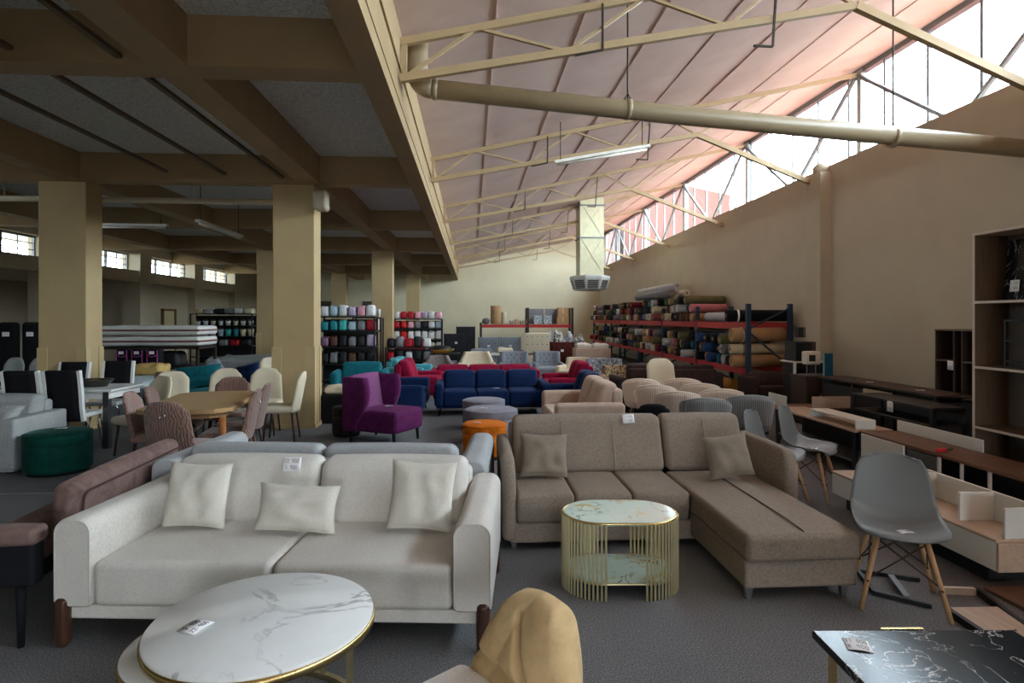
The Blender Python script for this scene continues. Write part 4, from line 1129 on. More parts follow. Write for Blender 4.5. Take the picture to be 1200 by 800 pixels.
# nearest: low white unit with an ash top and white partitions standing on it
t = thing('tv_stand', 'low white TV stand with white partitions on top, behind the nearest shell chair', 'TV stand', (3.16,0,0))
obj('body', rb(0,3.46,.12,.40,5.13,.295), M_WHITEB, t); obj('top_board', rb(-.006,3.455,.295,.405,5.135,.313), M_ASH, t)
obj('end_panel', rb(.0,3.44,.12,.40,3.458,.295), M_ASH, t); obj('plinth', bx(.08,3.6,0,.36,5.05,.12), M_BLKB, t)
obj('back_panel', rb(.30,3.46,.313,.32,4.62,.50), M_WHITEB, t)
for y in (3.46,3.80,4.30,4.60): obj('partition', rb(.06 if y < 4.5 else .16,y,.313,.30,y+.018,.50), M_WHITEB, t)
# walnut console with white doors
t = thing('tv_stand', 'long walnut-topped TV console with a white door and a white back board', 'TV stand', (4.0,0,0))
obj('top_board', rb(0,3.9,.46,.42,5.98,.49), M_WALN, t); obj('bottom_board', rb(.02,3.9,.10,.42,5.98,.13), M_WALN, t)
obj('door', rb(-.015,5.36,.10,.005,5.97,.47), M_WHITEB, t); obj('door', rb(.005,4.98,.12,.022,5.34,.45), M_GREYB_, t)
obj('back_panel', rb(.395,4.95,.49,.413,6.0,.60), M_WHITEB, t); obj('rear_panel', bx(.40,3.9,.1,.415,5.98,.46), M_BLKB, t)
for y in (4.0,4.45,4.72,4.96): obj('post', rb(.01,y,.13,.035,y+.02,.46), M_EDGE, t)
obj('rail', rb(.03,3.9,.27,.05,4.7,.29), M_BROWNB, t)
for y in (4.05,5.8): obj('foot', bx(.05,y,0,.36,y+.05,.10), M_BLKB, t)
m = MB(); m.rbox((0,0,.014),(.09,.05,.028),.01,3); tp = thing('tape_dispenser', 'red tape dispenser lying on the walnut console', 'tape dispenser', (4.08,5.02,.491), .4)
obj('body', m, plain('red_plastic',(216,48,52),.4), tp); m = MB(); m.box(.05,-.012,.004,.17,.012,.016); obj('blade_arm', m, plain('dark_green_metal',(60,66,52),.4), tp)
price_tag('price card lying on the near end of the walnut console', TR(4.14,4.22,.4915,0,0,1.3), ('9 900',), .10, .07)
# light wood console farther on
t = thing('tv_stand', 'light oak console on black legs with a grey lower shelf, beyond the walnut console', 'TV stand', (3.98,0,0))
obj('top_board', rb(0,6.06,.46,.42,7.75,.485), M_ASH, t); obj('shelf', rb(.02,6.1,.14,.40,7.7,.16), M_GREYB_, t); obj('rear_panel', bx(.39,6.1,.16,.40,7.7,.46), M_BLKB, t)
for x in (.01,.37):
    for y in (6.08,7.68): obj('leg', bx(x,y,0,x+.04,y+.05,.46), M_BLKB, t)
t = thing('riser', 'small white bridge riser standing on the light oak console', 'riser', (4.03,0,.485))
obj('top_board', rb(0,6.12,.075,.22,6.98,.093), M_WHITEB, t)
for y in (6.12,6.96): obj('leg', rb(0,y,0,.22,y+.018,.076), M_WHITEB, t)
# low unit with white panels, in front of the pier
t = thing('tv_stand', 'black-framed low unit with white upright panels in front of the wall pier', 'TV stand', (0,0,0))
obj('top_board', rb(4.15,7.98,.40,5.2,8.42,.425), M_WALN, t); obj('back_panel', rb(4.62,7.95,.425,5.16,7.97,.585), M_ASH, t)
obj('side_panel', rb(4.28,8.02,.425,4.30,8.5,.585), M_WHITEB, t)
for x in (4.16,5.14):
    for y in (8.0,8.36): obj('leg', bx(x,y,0,x+.05,y+.05,.40), M_BLKB, t)
obj('rail', bx(4.16,7.97,.36,5.2,7.99,.40), M_BLKB, t)
# black open console and the umber one behind it
t = thing('tv_stand', 'black open console with a hanging price card, between walnut console and dark shelf', 'TV stand', (4.72,0,0))
obj('top_board', rb(0,5.95,.70,.40,7.25,.725), M_BLKB, t); obj('shelf', rb(0,5.95,.52,.40,7.25,.545), M_BLKB, t); obj('rear_panel', bx(.38,5.95,.545,.40,7.25,.70), M_BLKB, t)
obj('rail', rb(0,5.95,.715,.02,7.25,.73), plain('grey_edge',(86,82,80),.5), t); obj('rail', rb(0,5.95,.535,.02,7.25,.55), plain('grey_edge',(86,82,80),.5), t)  # front edges in a lighter grey
for x in (.0,.36):
    for y in (5.92,7.22): obj('leg', bx(x,y,0,x+.04,y+.05,.72), M_BLKB, t)
price_tag('price card hanging on the front of the black open console', Matrix.Translation((4.7225,6.56,.655)) @ Matrix.Rotation(-PI/2,4,'Z') @ Matrix.Rotation(PI/2,4,'X'), ('8 500','7 900'), .10, .12)
t = thing('sideboard', 'long umber sideboard against the right wall behind the black console', 'sideboard', (5.2,0,0))
obj('body', rb(.03,6.5,.10,.45,8.75,.70), M_BLKB, t); obj('top_board', rb(0,6.45,.76,.47,8.8,.785), M_UMB, t)
for y in (6.5,7.2,8.0,8.7): obj('post', bx(.02,y,.10,.05,y+.03,.76), M_UMB, t)
obj('drawer', rb(.0,7.2,.62,.03,7.75,.72), plain('beige_drawer',(196,180,150),.5), t); obj('plinth', bx(.05,6.5,0,.43,8.7,.10), M_BLKB, t)
price_tag('price card lying on the umber sideboard', TR(5.38,6.95,.7865,0,0,1.2), ('16 500',), .12, .08)
price_tag('second price card on the umber sideboard, farther along', TR(5.40,7.9,.7865,0,0,1.0), ('12 500',), .12, .08)
# things by the wall pier
t = thing('cabinet', 'brown cabinet against the right wall carrying a weighing scale', 'cabinet', (5.1,8.95,0))
obj('body', rb(0,0,.05,.55,.45,.745), M_UMB, t); obj('top_board', rb(-.015,-.015,.745,.565,.465,.765), M_UMB, t); obj('plinth', bx(.03,.03,0,.52,.42,.05), M_BLKB, t)
for x in (.01,.28): 
    d_ = obj('door', rb(x,-.016,.08,x+.26,.0,.73), M_UMB, t); obj('handle', bx(x+.20,-.03,.4,x+.215,-.016,.5), M_SILVER, d_)
t = thing('scale', 'white weighing scale head on thin rods, standing on the brown cabinet', 'scale', (5.28,9.12,.765))
obj('base', rb(-.13,-.12,0,.13,.12,.02), M_GREYSTEEL, t)
for x in (-.07,.07): m = MB(); m.tube([(x,0,.02),(x,0,.17)],.008,8); obj('rod', m, M_SILVER, t)
m = MB(); m.rbox((0,0,.27),(.24,.16,.21),.03,3); b_ = obj('head', m, plain('scale_white',(222,214,200),.5), t)
obj('display', rb(-.08,-.09,.22,.02,-.078,.32), M_BLKB, b_); 
t = thing('boxed_board', 'narrow blue board standing upright before the umber sideboard', 'board', (5.34,8.855,0)); t.name = 'board'
obj('panel', rb(0,0,0,.13,.04,1.12), plain('petrol_blue_board',(10,92,124),.5), t)
obj('edge', rb(-.006,.0,0,.0,.04,1.12), plain('pale_blue_edge',(120,160,170),.5), t)
t = thing('fridge', 'black low fridge with a white frame beside the wall pier', 'fridge', (5.28,9.62,0))
obj('body', rb(.02,0,.03,.50,.4,.92), M_BLKB, t); obj('frame', rb(-.02,-.03,0,.02,-.002,.92), M_WHITEB, t); obj('top_board', rb(-.02,-.02,.92,.52,.42,.945), M_WHITEB, t)
obj('door', rb(.03,-.022,.5,.24,-.002,.9), plain('black_gloss',(14,16,20),.15), t); obj('panel', rb(.26,-.022,.1,.5,-.002,.5), plain('scale_white',(222,214,200),.5), t)
t = thing('microwave', 'black box oven standing on the fridge beside the wall pier', 'oven', (5.30,9.60,.945))
obj('body', rb(0,0,0,.34,.36,.32), M_BLKB, t); obj('door', rb(.01,-.018,.02,.25,0,.30), plain('dark_green_glass',(14,30,30),.1), t); obj('panel', rb(.26,-.014,.02,.33,0,.30), M_DARK, t)
t = thing('speaker', 'small black speaker fixed to the wall above the oven', 'speaker', (5.62,9.98,1.33))
obj('housing', rb(-.06,-.1,0,.06,.02,.17), M_BLKB, t); obj('trim', rb(.03,-.104,.01,.04,-.1,.16), M_SILVER, t); obj('mount', bx(-.02,.02,.05,.02,.08,.1), M_DARK, t)
t.location = (5.55,9.96,1.33)
# dark display shelf with its open middle
t = thing('display_shelf', 'tall dark display shelf with an open middle strip against the right wall', 'shelf', (5.72,6.42,0))
for y in (0,.30,.70): obj('side_panel', rb(0,y,0,.32,y+.02,1.50), M_UMB, t)
obj('side_panel', rb(0,.42,0,.32,.44,1.50), M_UMB, t)
obj('top_board', rb(-.005,-.005,1.50,.325,.725,1.52), M_BROWNB, t)
for y0, y1 in ((.02,.30),(.44,.70)):
    obj('back_panel', bx(.30,y0,0,.315,y1,1.5), M_BLKB, t)
    for z in (.3,.7,1.13): obj('shelf', rb(.0,y0,z,.3,y1,z+.018), M_BROWNB, t)
price_tag('price card hanging on the tall dark display shelf', Matrix.Translation((5.70,6.87,1.09)) @ Matrix.Rotation(-PI/2,4,'Z') @ Matrix.Rotation(PI/2,4,'X'), ('18','500'), .09, .11, M_INKK)
# tall bookcase at the right edge
t = thing('bookcase', 'tall brown bookcase with pale edges, cut off by the right edge', 'bookcase', (4.54,0,0))
Y0, Y1 = 3.55, 5.22
for y in (Y0, Y1-.022, 4.2): obj('side_panel', rb(.004,y,0,.34,y+.022,2.40), M_BROWNB, t)
for y in (Y1-.023, 4.199): obj('edge', bx(0,y,0,.005,y+.024,2.40), M_EDGE, t)
for z in (.08,.66,1.20,1.785,2.40):
    s_ = obj('shelf', rb(.004,Y0,z,.34,Y1,z+.02), M_BROWNB if z < 2.3 else M_ASH, t); obj('edge', bx(-.001,Y0,z-.001,.005,Y1,z+.021), M_EDGE, s_)
obj('back_panel', bx(.33,Y0,0,.345,Y1,2.40), plain('bookcase_back',(112,104,98),.6), t)
m = MB(); m.rbox((0,0,.27),(.02,.62,.54),.005,2); sl_ = tag(obj('table_slab', m, M_BMARB, None, (4.72,4.78,1.806)), 'black marble slab leaning on the upper shelf of the tall bookcase', 'slab')
sl_.rotation_euler = (0, .10, 0)
price_tag('price card stuck on the black marble slab in the bookcase', Matrix.Translation((4.645,4.90,1.93)) @ Matrix.Rotation(-PI/2,4,'Z') @ Matrix.Rotation(PI/2-.1,4,'X'), ('4 500','3 900'), .09, .10, M_INKK)
t = thing('grid_rack', 'black square grid rack standing on the middle shelf of the tall bookcase', 'rack', (4.62,4.3,1.221))
m = MB()
for y in (0,.36,.66): m.bar((0,y,0),(0,y,.42),.02)
obj('upright', m, M_BLKB, t)
for z in (.01,.06,.24,.41): m = MB(); m.bar((0,0,z),(0,.66,z),.018); obj('bar', m, M_BLKB, t)
t = thing('bar_stool', 'black stool with chrome pole standing before the tall bookcase, at the right edge', 'stool', (4.22,4.02,.491))
m = MB(); m.rbox((0,0,.23),(.34,.34,.035),.012,2); obj('seat', m, M_BLKB, t)
m = MB(); m.tube([(0,0,.02),(0,0,.22)],.02,12); obj('pole', m, M_CHROME, t)
m = MB(); m.lathe([(.12,0),(.12,.01),(.03,.025)],24); obj('base', m, M_CHROME, t)
# bits lying on the carpet behind the shell chair
t = thing('table_base', 'black metal leg frame lying on the carpet behind the nearest shell chair', 'table base', (0,0,0))
a_, b_, c_, d_ = (2.50,3.78,.014),(2.40,3.47,.014),(2.61,3.28,.014),(2.80,3.62,.014)
m = MB(); m.bar(a_,b_,.022); m.bar(b_,c_,.022); m.bar(d_,a_,.022); obj('bar', m, M_BLKB, t)
m = MB(); m.bar((2.53,3.37,.03),(2.64,3.66,.03),.035,.01); obj('cross_bar', m, M_GREYSTEEL, t)
t = thing('open_carcass', 'open pale wooden drawer carcass lying on the carpet before the TV stand', 'carcass', (0,0,0))
t.name = 'drawer_carcass'
m = MB(); m.add([(2.66,3.21,.025),(2.93,3.20,.025),(2.86,2.80,.025),(2.64,2.84,.025),(2.66,3.21,.04),(2.93,3.20,.04),(2.86,2.80,.04),(2.64,2.84,.04)],[(0,1,2,3),(7,6,5,4),(4,5,1,0),(5,6,2,1),(6,7,3,2),(7,4,0,3)]); obj('board', m, M_ASH, t)
for p_, q_, mm in (((2.80,3.46,.02),(3.0,3.43,.02),M_EDGE),((3.02,3.44,.02),(2.86,2.78,.02),M_BLKB),((2.645,3.17,.02),(2.62,2.82,.02),M_BLKB)):
    m = MB(); m.bar(p_,q_,.025,.04); obj('side', m, mm, t)
for x in (2.64,2.80): m = MB(); m.lathe([(0,.039),(.007,.039),(.007,.0425),(0,.0425)],10,(x,2.95)); obj('screw_hole', m, M_BLKB, t)
m = MB(); m.rbox((0,0,.012),(.24,.36,.024),.004,2); pk = tag(obj('plank', m, M_WALN, None, (3.22,3.30,0)), 'dark walnut plank lying on the carpet at the right edge', 'plank')
def furball(label, name, mat, loc, r, cat, n=26, amp=.25, sz=(1,1,1)):
    m = MB(); vs=[]; fs=[]
    for i in range(n+1):
        for j in range(n):
            th = PI*i/n; ph = 2*PI*j/n
            d = Vector((math.sin(th)*math.cos(ph), math.sin(th)*math.sin(ph), math.cos(th)))
            k = r*(1+amp*noise.noise(d*5+Vector(loc))+amp*.5*noise.noise(d*14))
            vs.append((d.x*k*sz[0], d.y*k*sz[1], max(-r*sz[2]*.95, d.z*k*sz[2])+r*sz[2]*.95))
    for i in range(n):
        for j in range(n):
            fs.append((i*n+j,(i+1)*n+j,(i+1)*n+(j+1)%n,i*n+(j+1)%n))
    m.add(vs, fs, True); return tag(obj(name, m, mat, None, loc), label, cat)
furball('dark mottled fur bundle lying at the right edge, by the black marble table', 'fur_bundle', spots('dark_fur',(26,24,20),(84,76,58),40), (2.86,2.62,0), .13, 'fur bundle', sz=(1,1,.85))

# ================================================================== PALLET RACKS WITH CLOTH ROLLS
M_RACKB = plain('rack_blue', (38,58,82), .5, .1)
M_RACKR = plain('rack_red', (190,36,36), .5, .05)
RB = [11.2,14.0,16.8,19.6,22.4,25.2,28.0]
def rackx(y): return wx(y)-.97
words_ = ['first','second','third','fourth','fifth','sixth','seventh','eighth','ninth','tenth','eleventh','twelfth','thirteenth','fourteenth']
for i, y in enumerate(RB):
    x = rackx(y)
    t = thing('rack_upright', ['blue rack frame nearest the wall pier','blue rack frame, second from the wall pier','blue rack frame, third from the wall pier','blue rack frame, fourth from the wall pier','blue rack frame, fifth from the wall pier','blue rack frame, sixth from the wall pier','blue rack frame in the far corner'][i], 'rack frame', (x,y,0), 0, 'pallet rack frames along the right wall')
    for dx in (0,.82): obj('post', bx(dx-.04,-.04,0,dx+.04,.04,1.93), M_RACKB, t)
    for z0, z1 in ((.3,.72),(.72,1.4)):
        m = MB(); m.bar((0,0,z0 if z0<.5 else z1),(.82,0,z1 if z0<.5 else z0),.03); obj('brace', m, M_RACKB, t)
    m = MB(); m.bar((0,0,1.45),(.82,0,1.85),.03); obj('brace', m, M_RACKB, t)
PAL = {'grey':(122,120,118),'charcoal':(50,50,54),'black':(26,26,30),'cream':(206,192,160),'tan':(176,140,100),'maroon':(104,26,40),'brown':(92,66,50),'teal':(34,92,100),
       'white':(220,216,208),'olive':(110,108,74),'blue':(44,70,118),'red':(176,34,44),'pink':(200,130,136),'silver':(186,184,186),'green':(58,104,74),'rose':(150,84,88)}
RM = {}
def rollmat(c):
    if c not in RM: RM[c] = fabric('roll_cloth_'+c, PAL[c], .15, 90, .2, wide=.15)
    return RM[c]
M_CORE = plain('cardboard_core', (150,116,78), .8)
def roll(label, c, p0, p1, r, grp, band=False, core=True):
    p0, p1 = Vector(p0), Vector(p1)
    o = thing('cloth_roll', label, 'cloth roll', p0, 0, grp); d = p1-p0; dn = d.normalized()
    m = MB(); 
    m.tube([(0,0,0), tuple(dn*.01), tuple(d*.3), tuple(d*.7), tuple(d-dn*.01), tuple(d)], [r*.9,r,r*1.02,r*.99,r,r*.9], 14); obj('cloth', m, rollmat(c), o)
    if core:
        m = MB(); m.tube([tuple(dn*-.012), tuple(dn*.02)], r*.35, 10); obj('core', m, M_CORE, o)
    if band:
        m = MB(); m.tube([tuple(dn*.20), tuple(dn*.235)], r*1.05, 14); obj('band', m, M_PAPER, o)
    return o
rnd = random.Random(11)
bayname = ['first rack bay from the pier','second rack bay from the pier','third rack bay from the pier','fourth rack bay from the pier','fifth rack bay from the pier','last rack bay from the pier']
for b in range(6):
    y0, y1 = RB[b], RB[b+1]
    for lv, (z, nm) in enumerate(((.63,'lower'),(1.51,'upper'))):
        for dx, side in ((0,'front'),(.82,'rear')):
            t = thing('rack_beam', 'red rack beam, %s %s one of the %s' % (side, nm, bayname[b]), 'rack beam', (0,0,0), 0, 'red pallet rack beams')
            m = MB(); m.bar((rackx(y0)+dx,y0+.045,z),(rackx(y1)+dx,y1-.045,z),.05,.13); obj('beam', m, M_RACKR, t)
            for yy, s in ((y0+.05,1),(y1-.05,-1)): obj('end_plate', bx(rackx(yy)+dx-.032,yy-.015,z-.1,rackx(yy)+dx+.032,yy+.015,z+.1), M_RACKR, t)
# rolls lying across the beams, their ends to the aisle
cyc = ['grey','maroon','cream','charcoal','brown','silver','rose','olive','black','tan','teal','white','red','grey','brown','charcoal','cream','green','maroon','pink','blue']
ci = 0
for b in range(6):
    y0, y1 = RB[b]+.14, RB[b+1]-.14
    for lv, (zb, nm) in enumerate(((.70,'lower beams'),(1.58,'upper beams'))):
        rows_ = 3 if lv == 0 else (2 if b in (0,) else 3)
        k = 0
        if b == 0 and lv == 0:
            # three big tan rolls at the near end
            for q, (yy, zz, c, rr) in enumerate(((11.45,.70,'tan',.125),(11.50,.955,'cream',.10),(11.46,1.19,'tan',.14))):
                roll(['lowest of three big tan rolls beside the pier','middle of three big tan rolls beside the pier, pale one','topmost of three big tan rolls beside the pier, white bands on its end'][q], c, (5.02,yy,zz+rr), (6.12,yy-.02,zz+rr+.01), rr, 'big tan rolls', q > 0)
            y0 = 11.80
        if b == 0 and lv == 1:
            roll('long black roll with a white band on top of the nearest rack', 'black', (4.98,11.60,1.705), (6.13,11.44,1.705), .115, 'rolls on the upper beams', True)
            roll('silver roll lying lengthwise on the first bay upper beams', 'silver', (5.42,12.0,1.69), (5.50,13.8,1.69), .10, 'rolls on the upper beams')
            roll('white roll lying lengthwise behind the silver one, first bay upper beams', 'white', (5.72,11.9,1.68), (5.80,13.8,1.68), .10, 'rolls on the upper beams')
            continue
        zc = zb; n0 = 0
        for row in range(rows_):
            n = int((y1-y0)/.25)-row
            if n < 1: break
            for j in range(n):
                r = .095+.02*rnd.random(); yy = y0+.125+.25*(j+row*.5)+rnd.uniform(-.008,.008)
                if row == 0: zz = zb+r
                else: zz = zb+.115+row*.205
                c = cyc[(ci*5+row*2) % len(cyc)] if rnd.random() < .6 else rnd.choice(['grey','charcoal','brown','black','tan','olive','silver']); ci += 1
                xo = rnd.uniform(-.24,.04)
                lab = '%s roll, %s from near end, %s row, %s, %s' % (c, words_[min(j,13)], ['bottom','second','third'][row], nm, bayname[b].replace(' from the pier',''))
                roll(lab, c, (rackx(yy)+xo,yy,zz), (rackx(yy)+.84+rnd.uniform(0,.06),yy+rnd.uniform(-.02,.02),zz), min(r,.103), 'cloth rolls in the pallet racks', False, rnd.random() < .45)
# long pale rolls piled on top farther back
for q, (c, zz, xx, ya, yb_) in enumerate((('silver',2.335,5.55,16.2,20.4),('white',2.335,5.79,16.0,20.3),('silver',2.55,5.66,16.4,20.6),('grey',2.335,5.31,15.8,19.6))):
    roll(['silver roll laid lengthwise on the roll pile, front one','white roll laid lengthwise on the roll pile, rear one','topmost silver roll lengthwise on the roll pile','grey roll laid lengthwise at the aisle edge of the roll pile'][q], c, (xx,ya,zz), (xx+.12,yb_,zz), .10, 'long rolls on the roll pile')
# under the first bay
rumpled('heap of folded ochre cloth under the nearest rack bay', 'cloth_heap', plain('ochre_cloth',(196,140,60),.8), (5.35,12.4,0), .5, 1.0, .36, 8, 'cloth heap')
rumpled('heap of folded grey cloth under the nearest rack bay', 'cloth_heap', rollmat('grey'), (5.45,13.4,0), .6, .8, .34, 9, 'cloth heap')
rumpled('heap of folded pink cloth by the nearest rack upright', 'cloth_heap', rollmat('pink'), (5.62,11.66,0), .5, .42, .28, 10, 'cloth heap')
suite(M_UMBER, 'dark plum sofa before the nearest rack upright, beside the pier', (5.45,10.52,0), 0, .92, 1, D=.62, ah=.60, bz=.66)
m = MB(); m.rbox((0,0,.19),(.86,.5,.38),.01,2); tag(obj('crate', m, M_ASH, None, (4.25,10.4,0)), 'flat pale wooden crate between tub chairs and rack', 'crate')

# ================================================================== END-WALL RACK AND THE ROWS BEFORE IT
for q, x in enumerate((.42,2.62,4.72)):
    t = thing('rack_upright', ['dark rack frame at the left end of the end-wall rack','dark rack frame in the middle of the end-wall rack','dark rack frame at the right end of the end-wall rack'][q], 'rack frame', (x,28.3,0), 0, 'end-wall rack frames')
    for dy in (0,.8): obj('post', bx(-.05,dy-.05,0,.05,dy+.05,1.45 if q == 0 else 2.15), M_DARK, t)
    m = MB(); m.bar((0,0,.3),(0,.8,1.1),.04); obj('brace', m, M_DARK, t)
for q, (xa, xb_) in enumerate(((.48,2.56),(2.68,4.66))):
    for dy, s in ((0,'front'),(.8,'rear')):
        m = MB(); m.box(xa-.004,28.3+dy-.03,1.22,xb_+.004,28.3+dy+.03,1.36); tag(obj('rack_beam', m, M_RACKR), 'red %s beam of the end-wall rack, %s half' % (s, ('left','right')[q]), 'rack beam', 'end-wall rack beams')
    m = MB(); m.box(xa,28.28,1.387,xb_,29.12,1.385); tag(obj('rack_deck', m, M_BROWNB), 'board deck of the end-wall rack, %s half' % ('left','right')[q], 'rack deck')
roll('tall tan roll standing upright on the end-wall rack', 'tan', (1.12,28.6,1.387), (1.12,28.6,2.25), .24, 'rolls on the end-wall rack', False, False)
roll('short cream roll standing beside the tall tan roll on the end-wall rack', 'cream', (1.50,28.62,1.387), (1.50,28.62,1.95), .12, 'rolls on the end-wall rack', False, False)
furball('grey rounded bundle at the left end of the end-wall rack', 'bundle', rollmat('grey'), (.66,28.6,1.387), .17, 'bundle', 16, .12, (1.1,1,.85))
def carton(label, x, y, z, w, d, h, mat, grp=None, name='carton', lid=True):
    t = thing(name, label, name.replace('_',' '), (x,y,z), 0, grp)
    obj('body', rb(-w/2,-d/2,0,w/2,d/2,h,.008), mat, t)
    if lid: obj('tape', bx(-.03,-d/2-.002,h*.3,.03,d/2+.002,h+.002), plain('parcel_tape',(196,176,140),.3), t)
    return t
M_CARD = plain('cardboard', (178,140,96), .8)
M_GREYCARD = plain('grey_card', (128,124,126), .7)
for q in range(4):
    carton('small %s carton, %s from the tan rolls on the end-wall rack' % (('grey','tan','grey','tan')[q], words_[q]), 1.86+.24*q, 28.55, 1.387, .18, .3, .16+.06*(q%2), (M_GREYCARD,M_CARD)[q%2], 'small cartons on the end-wall rack')
carton('wide grey panel box standing on the end-wall rack', 3.45,28.9,1.387,1.5,.2,.72,M_GREYCARD)
carton('white patterned bag on the end-wall rack, left of its twin', 3.10,28.5,1.387,.40,.3,.40,spots('white_print',(210,214,216),(110,120,130),16),'patterned bags','bag',False)
carton('white patterned bag on the end-wall rack, right of its twin', 3.56,28.5,1.387,.40,.3,.40,spots('white_print',(210,214,216),(110,120,130),16),'patterned bags','bag',False)
carton('upper tan carton at the right end of the end-wall rack', 4.30,28.55,1.738,.5,.4,.42,M_CARD,'tan cartons'); carton('lower tan carton at the right end of the end-wall rack', 4.28,28.55,1.387,.56,.44,.348,M_CARD,'tan cartons')
# upholstered headboards and chests standing in rows
def headboard(label, x, y, w, h, mat, base=.0, rows_=3, cols=4, card=True, grp='upholstered headboards'):
    t = thing('headboard', label, 'headboard', (x,y,base), 0, grp)
    m = MB(); m.rbox((0,0,h/2),(w,.10,h),.04,3,(0,.01,0),3); p = obj('panel', m, mat, t)
    for sx in (-1,1):
        m = MB(); m.rbox((sx*(w/2+.015),0,h/2),(.04,.12,h+.02),.012,2); obj('border', m, mat, t)
    for r_ in range(rows_):
        for k in range(cols):
            m = MB(); m.lathe([(0,-.006),(.02,-.006),(.02,.004),(0,.01)],8,T=TR(-w/2+w*(k+.5+.0)/cols,-.058,h*(r_+.5)/rows_,PI/2)); obj('button', m, M_DKBTN, p)
    if card:
        m = MB(); m.box(-.05,-.068,h*.62,.05,-.064,h*.62+.08); obj('card', m, M_PAPER, t)
    return t
headboard('dark grey headboard with a white card, left of two light ones', -.62,24,.9,1.05,rollmat('charcoal'),rows_=2,cols=3)
headboard('taller dark headboard with a card behind the dark grey one', -.25,24.6,.7,1.32,rollmat('charcoal'),rows_=2,cols=3)
headboard('light grey headboard with white border, left of its twin', .62,22.4,.72,.96,M_GREYB,rows_=2,cols=3)
headboard('light grey headboard with white border, right of its twin', 1.42,22.4,.72,.96,M_GREYB,rows_=2,cols=3)
headboard('cream diamond-tufted headboard before the end-wall rack', 2.40,22.2,.92,1.12,M_CREAM,rows_=4,cols=5,card=False)
headboard('dark brown buttoned headboard with a card, right of the cream one', 3.02,20.2,.74,.86,velvet('chestnut_velvet',(84,36,28),.2,.3),rows_=3,cols=4)
carton('tan round-edged ottoman chest under white cushions', 3.9,19.6,0,1.15,.6,.68,M_PEACH,None,'ottoman_chest',False)
for q in range(2): rumpled('white folded pillow on the tan ottoman chest, %s one' % ('left','right')[q], 'pillow', M_IVORY2, (3.62+.56*q,19.6,.682), .5, .4, .14, 20+q, 'pillow', 'pillows on the ottoman chest')
for q in range(4): rumpled('blue and white patterned bedding pack, %s from the left behind the ottoman chest' % words_[q], 'bedding_pack', M_PATT if q % 2 else spots('blue_print',(60,80,120),(220,222,226),18), (2.95+.42*q,23.6,.0), .38, .5, .98, 30+q, 'bedding pack', 'bedding packs')
# low tables and heaps in the middle distance
for q, (x, y, w, h, mt, lab) in enumerate(((-.95,18.2,1.2,.62,M_BLKB,'black coffee table in the rows behind the buttoned armchairs'),(.55,18.0,1.5,.62,M_WHITEL,'white coffee table in the rows behind the cream armchair'),(1.95,18.4,1.0,.60,M_WALN,'walnut coffee table in the rows behind the grey armchairs'))):
    t = thing('coffee_table', lab, 'coffee table', (x,y,0)); obj('tabletop', rb(-w/2,-.3,h-.05,w/2,.3,h), mt, t)
    for sx in (-1,1):
        for sy in (-1,1): obj('leg', bx(sx*(w/2-.06)-.025,sy*.25-.025,0,sx*(w/2-.06)+.025,sy*.25+.025,h-.05), M_BLKB, t)
t = thing('tray', 'yellow rimmed black bowl on the black coffee table', 'tray', (-.95,18.2,.62)); m = MB(); m.lathe([(0,0),(.3,0),(.42,.10),(.43,.11),(.40,.11),(.28,.02),(0,.02)],24); obj('bowl', m, plain('mustard_glaze',(206,164,60),.4), t)
m = MB(); m.lathe([(0,.06),(.38,.08),(.3,.19),(.1,.23),(0,.23)],24); obj('lid', m, M_BLKB, t)
rumpled('grey folded cover on the white coffee table', 'cover', M_GREYB, (.28,18.0,.622), .6, .4, .12, 40, 'cover'); rumpled('cream folded cover on the white coffee table', 'cover', M_CREAM, (.98,18.0,.622), .45, .4, .14, 41, 'cover')

# ================================================================== SHELVES OF HOUSEWARES
def shelving(label, x0, x1, y, d, levels, top, mat=M_BLKB, back=True, cat='shelf', grp=None):
    t = thing('shelving_unit', label, 'shelf', (x0,y,0), 0, grp); w = x1-x0
    for x in (0, w-.04):
        for yy in (0, d-.04): obj('post', bx(x,yy,0,x+.04,yy+.04,top), mat, t)
    for z in levels: obj('shelf', rb(0,0,z-.03,w,d,z), mat, t)
    if back: obj('back_panel', bx(.0,d-.012,.05,w,d,top-.05), mat, t)
    return t
def pack(label, x, y, z, w, d, h, c, grp, name='package'):
    m = MB(); s_ = rnd.random()*9
    m.rbox((0,0,h/2+.003),(w,d,h),min(w,d,h)*.25,3,(.006,.006,.0),2,fn=lambda p:[p[0]*(1-.12*p[2]/h), p[1], p[2]+.02*noise.noise(Vector((p[0]*9,p[1]*9,s_)))*(1 if p[2]>h*.5 else 0)])
    return tag(obj(name, m, plain('pack_'+c, PACK[c], .5, 0, .4, .15, 9), None, (x,y,z)), label, name.replace('_',' '), grp)
PACK = {'white':(222,224,224),'lilac':(196,176,204),'pink':(224,160,178),'teal':(40,140,150),'pale blue':(176,200,212),'crimson':(176,24,44),'grey':(130,130,132),'black':(34,34,38),'brown':(92,60,46),'mauve':(150,110,140),'turquoise':(70,190,186),'cream':(220,206,176),'red':(204,36,40)}
def bucket(label, x, y, z, r, h, c, grp):
    t = thing('bucket', label, 'bucket', (x,y,z+.003), 0, grp)
    m = MB(); m.lathe([(r*.72,0),(r,h),(r*.9,h),(r*.66,.02),(0,.02)],16); obj('body', m, plain('pack_'+c, PACK[c], .4, 0, .4, .1, 9), t)
    m = MB(); m.tube([(r*math.cos(a),0,h*.9+r*.7*math.sin(a)) for a in [PI*i/10 for i in range(11)]],.008,6); obj('handle', m, M_SILVER, t)
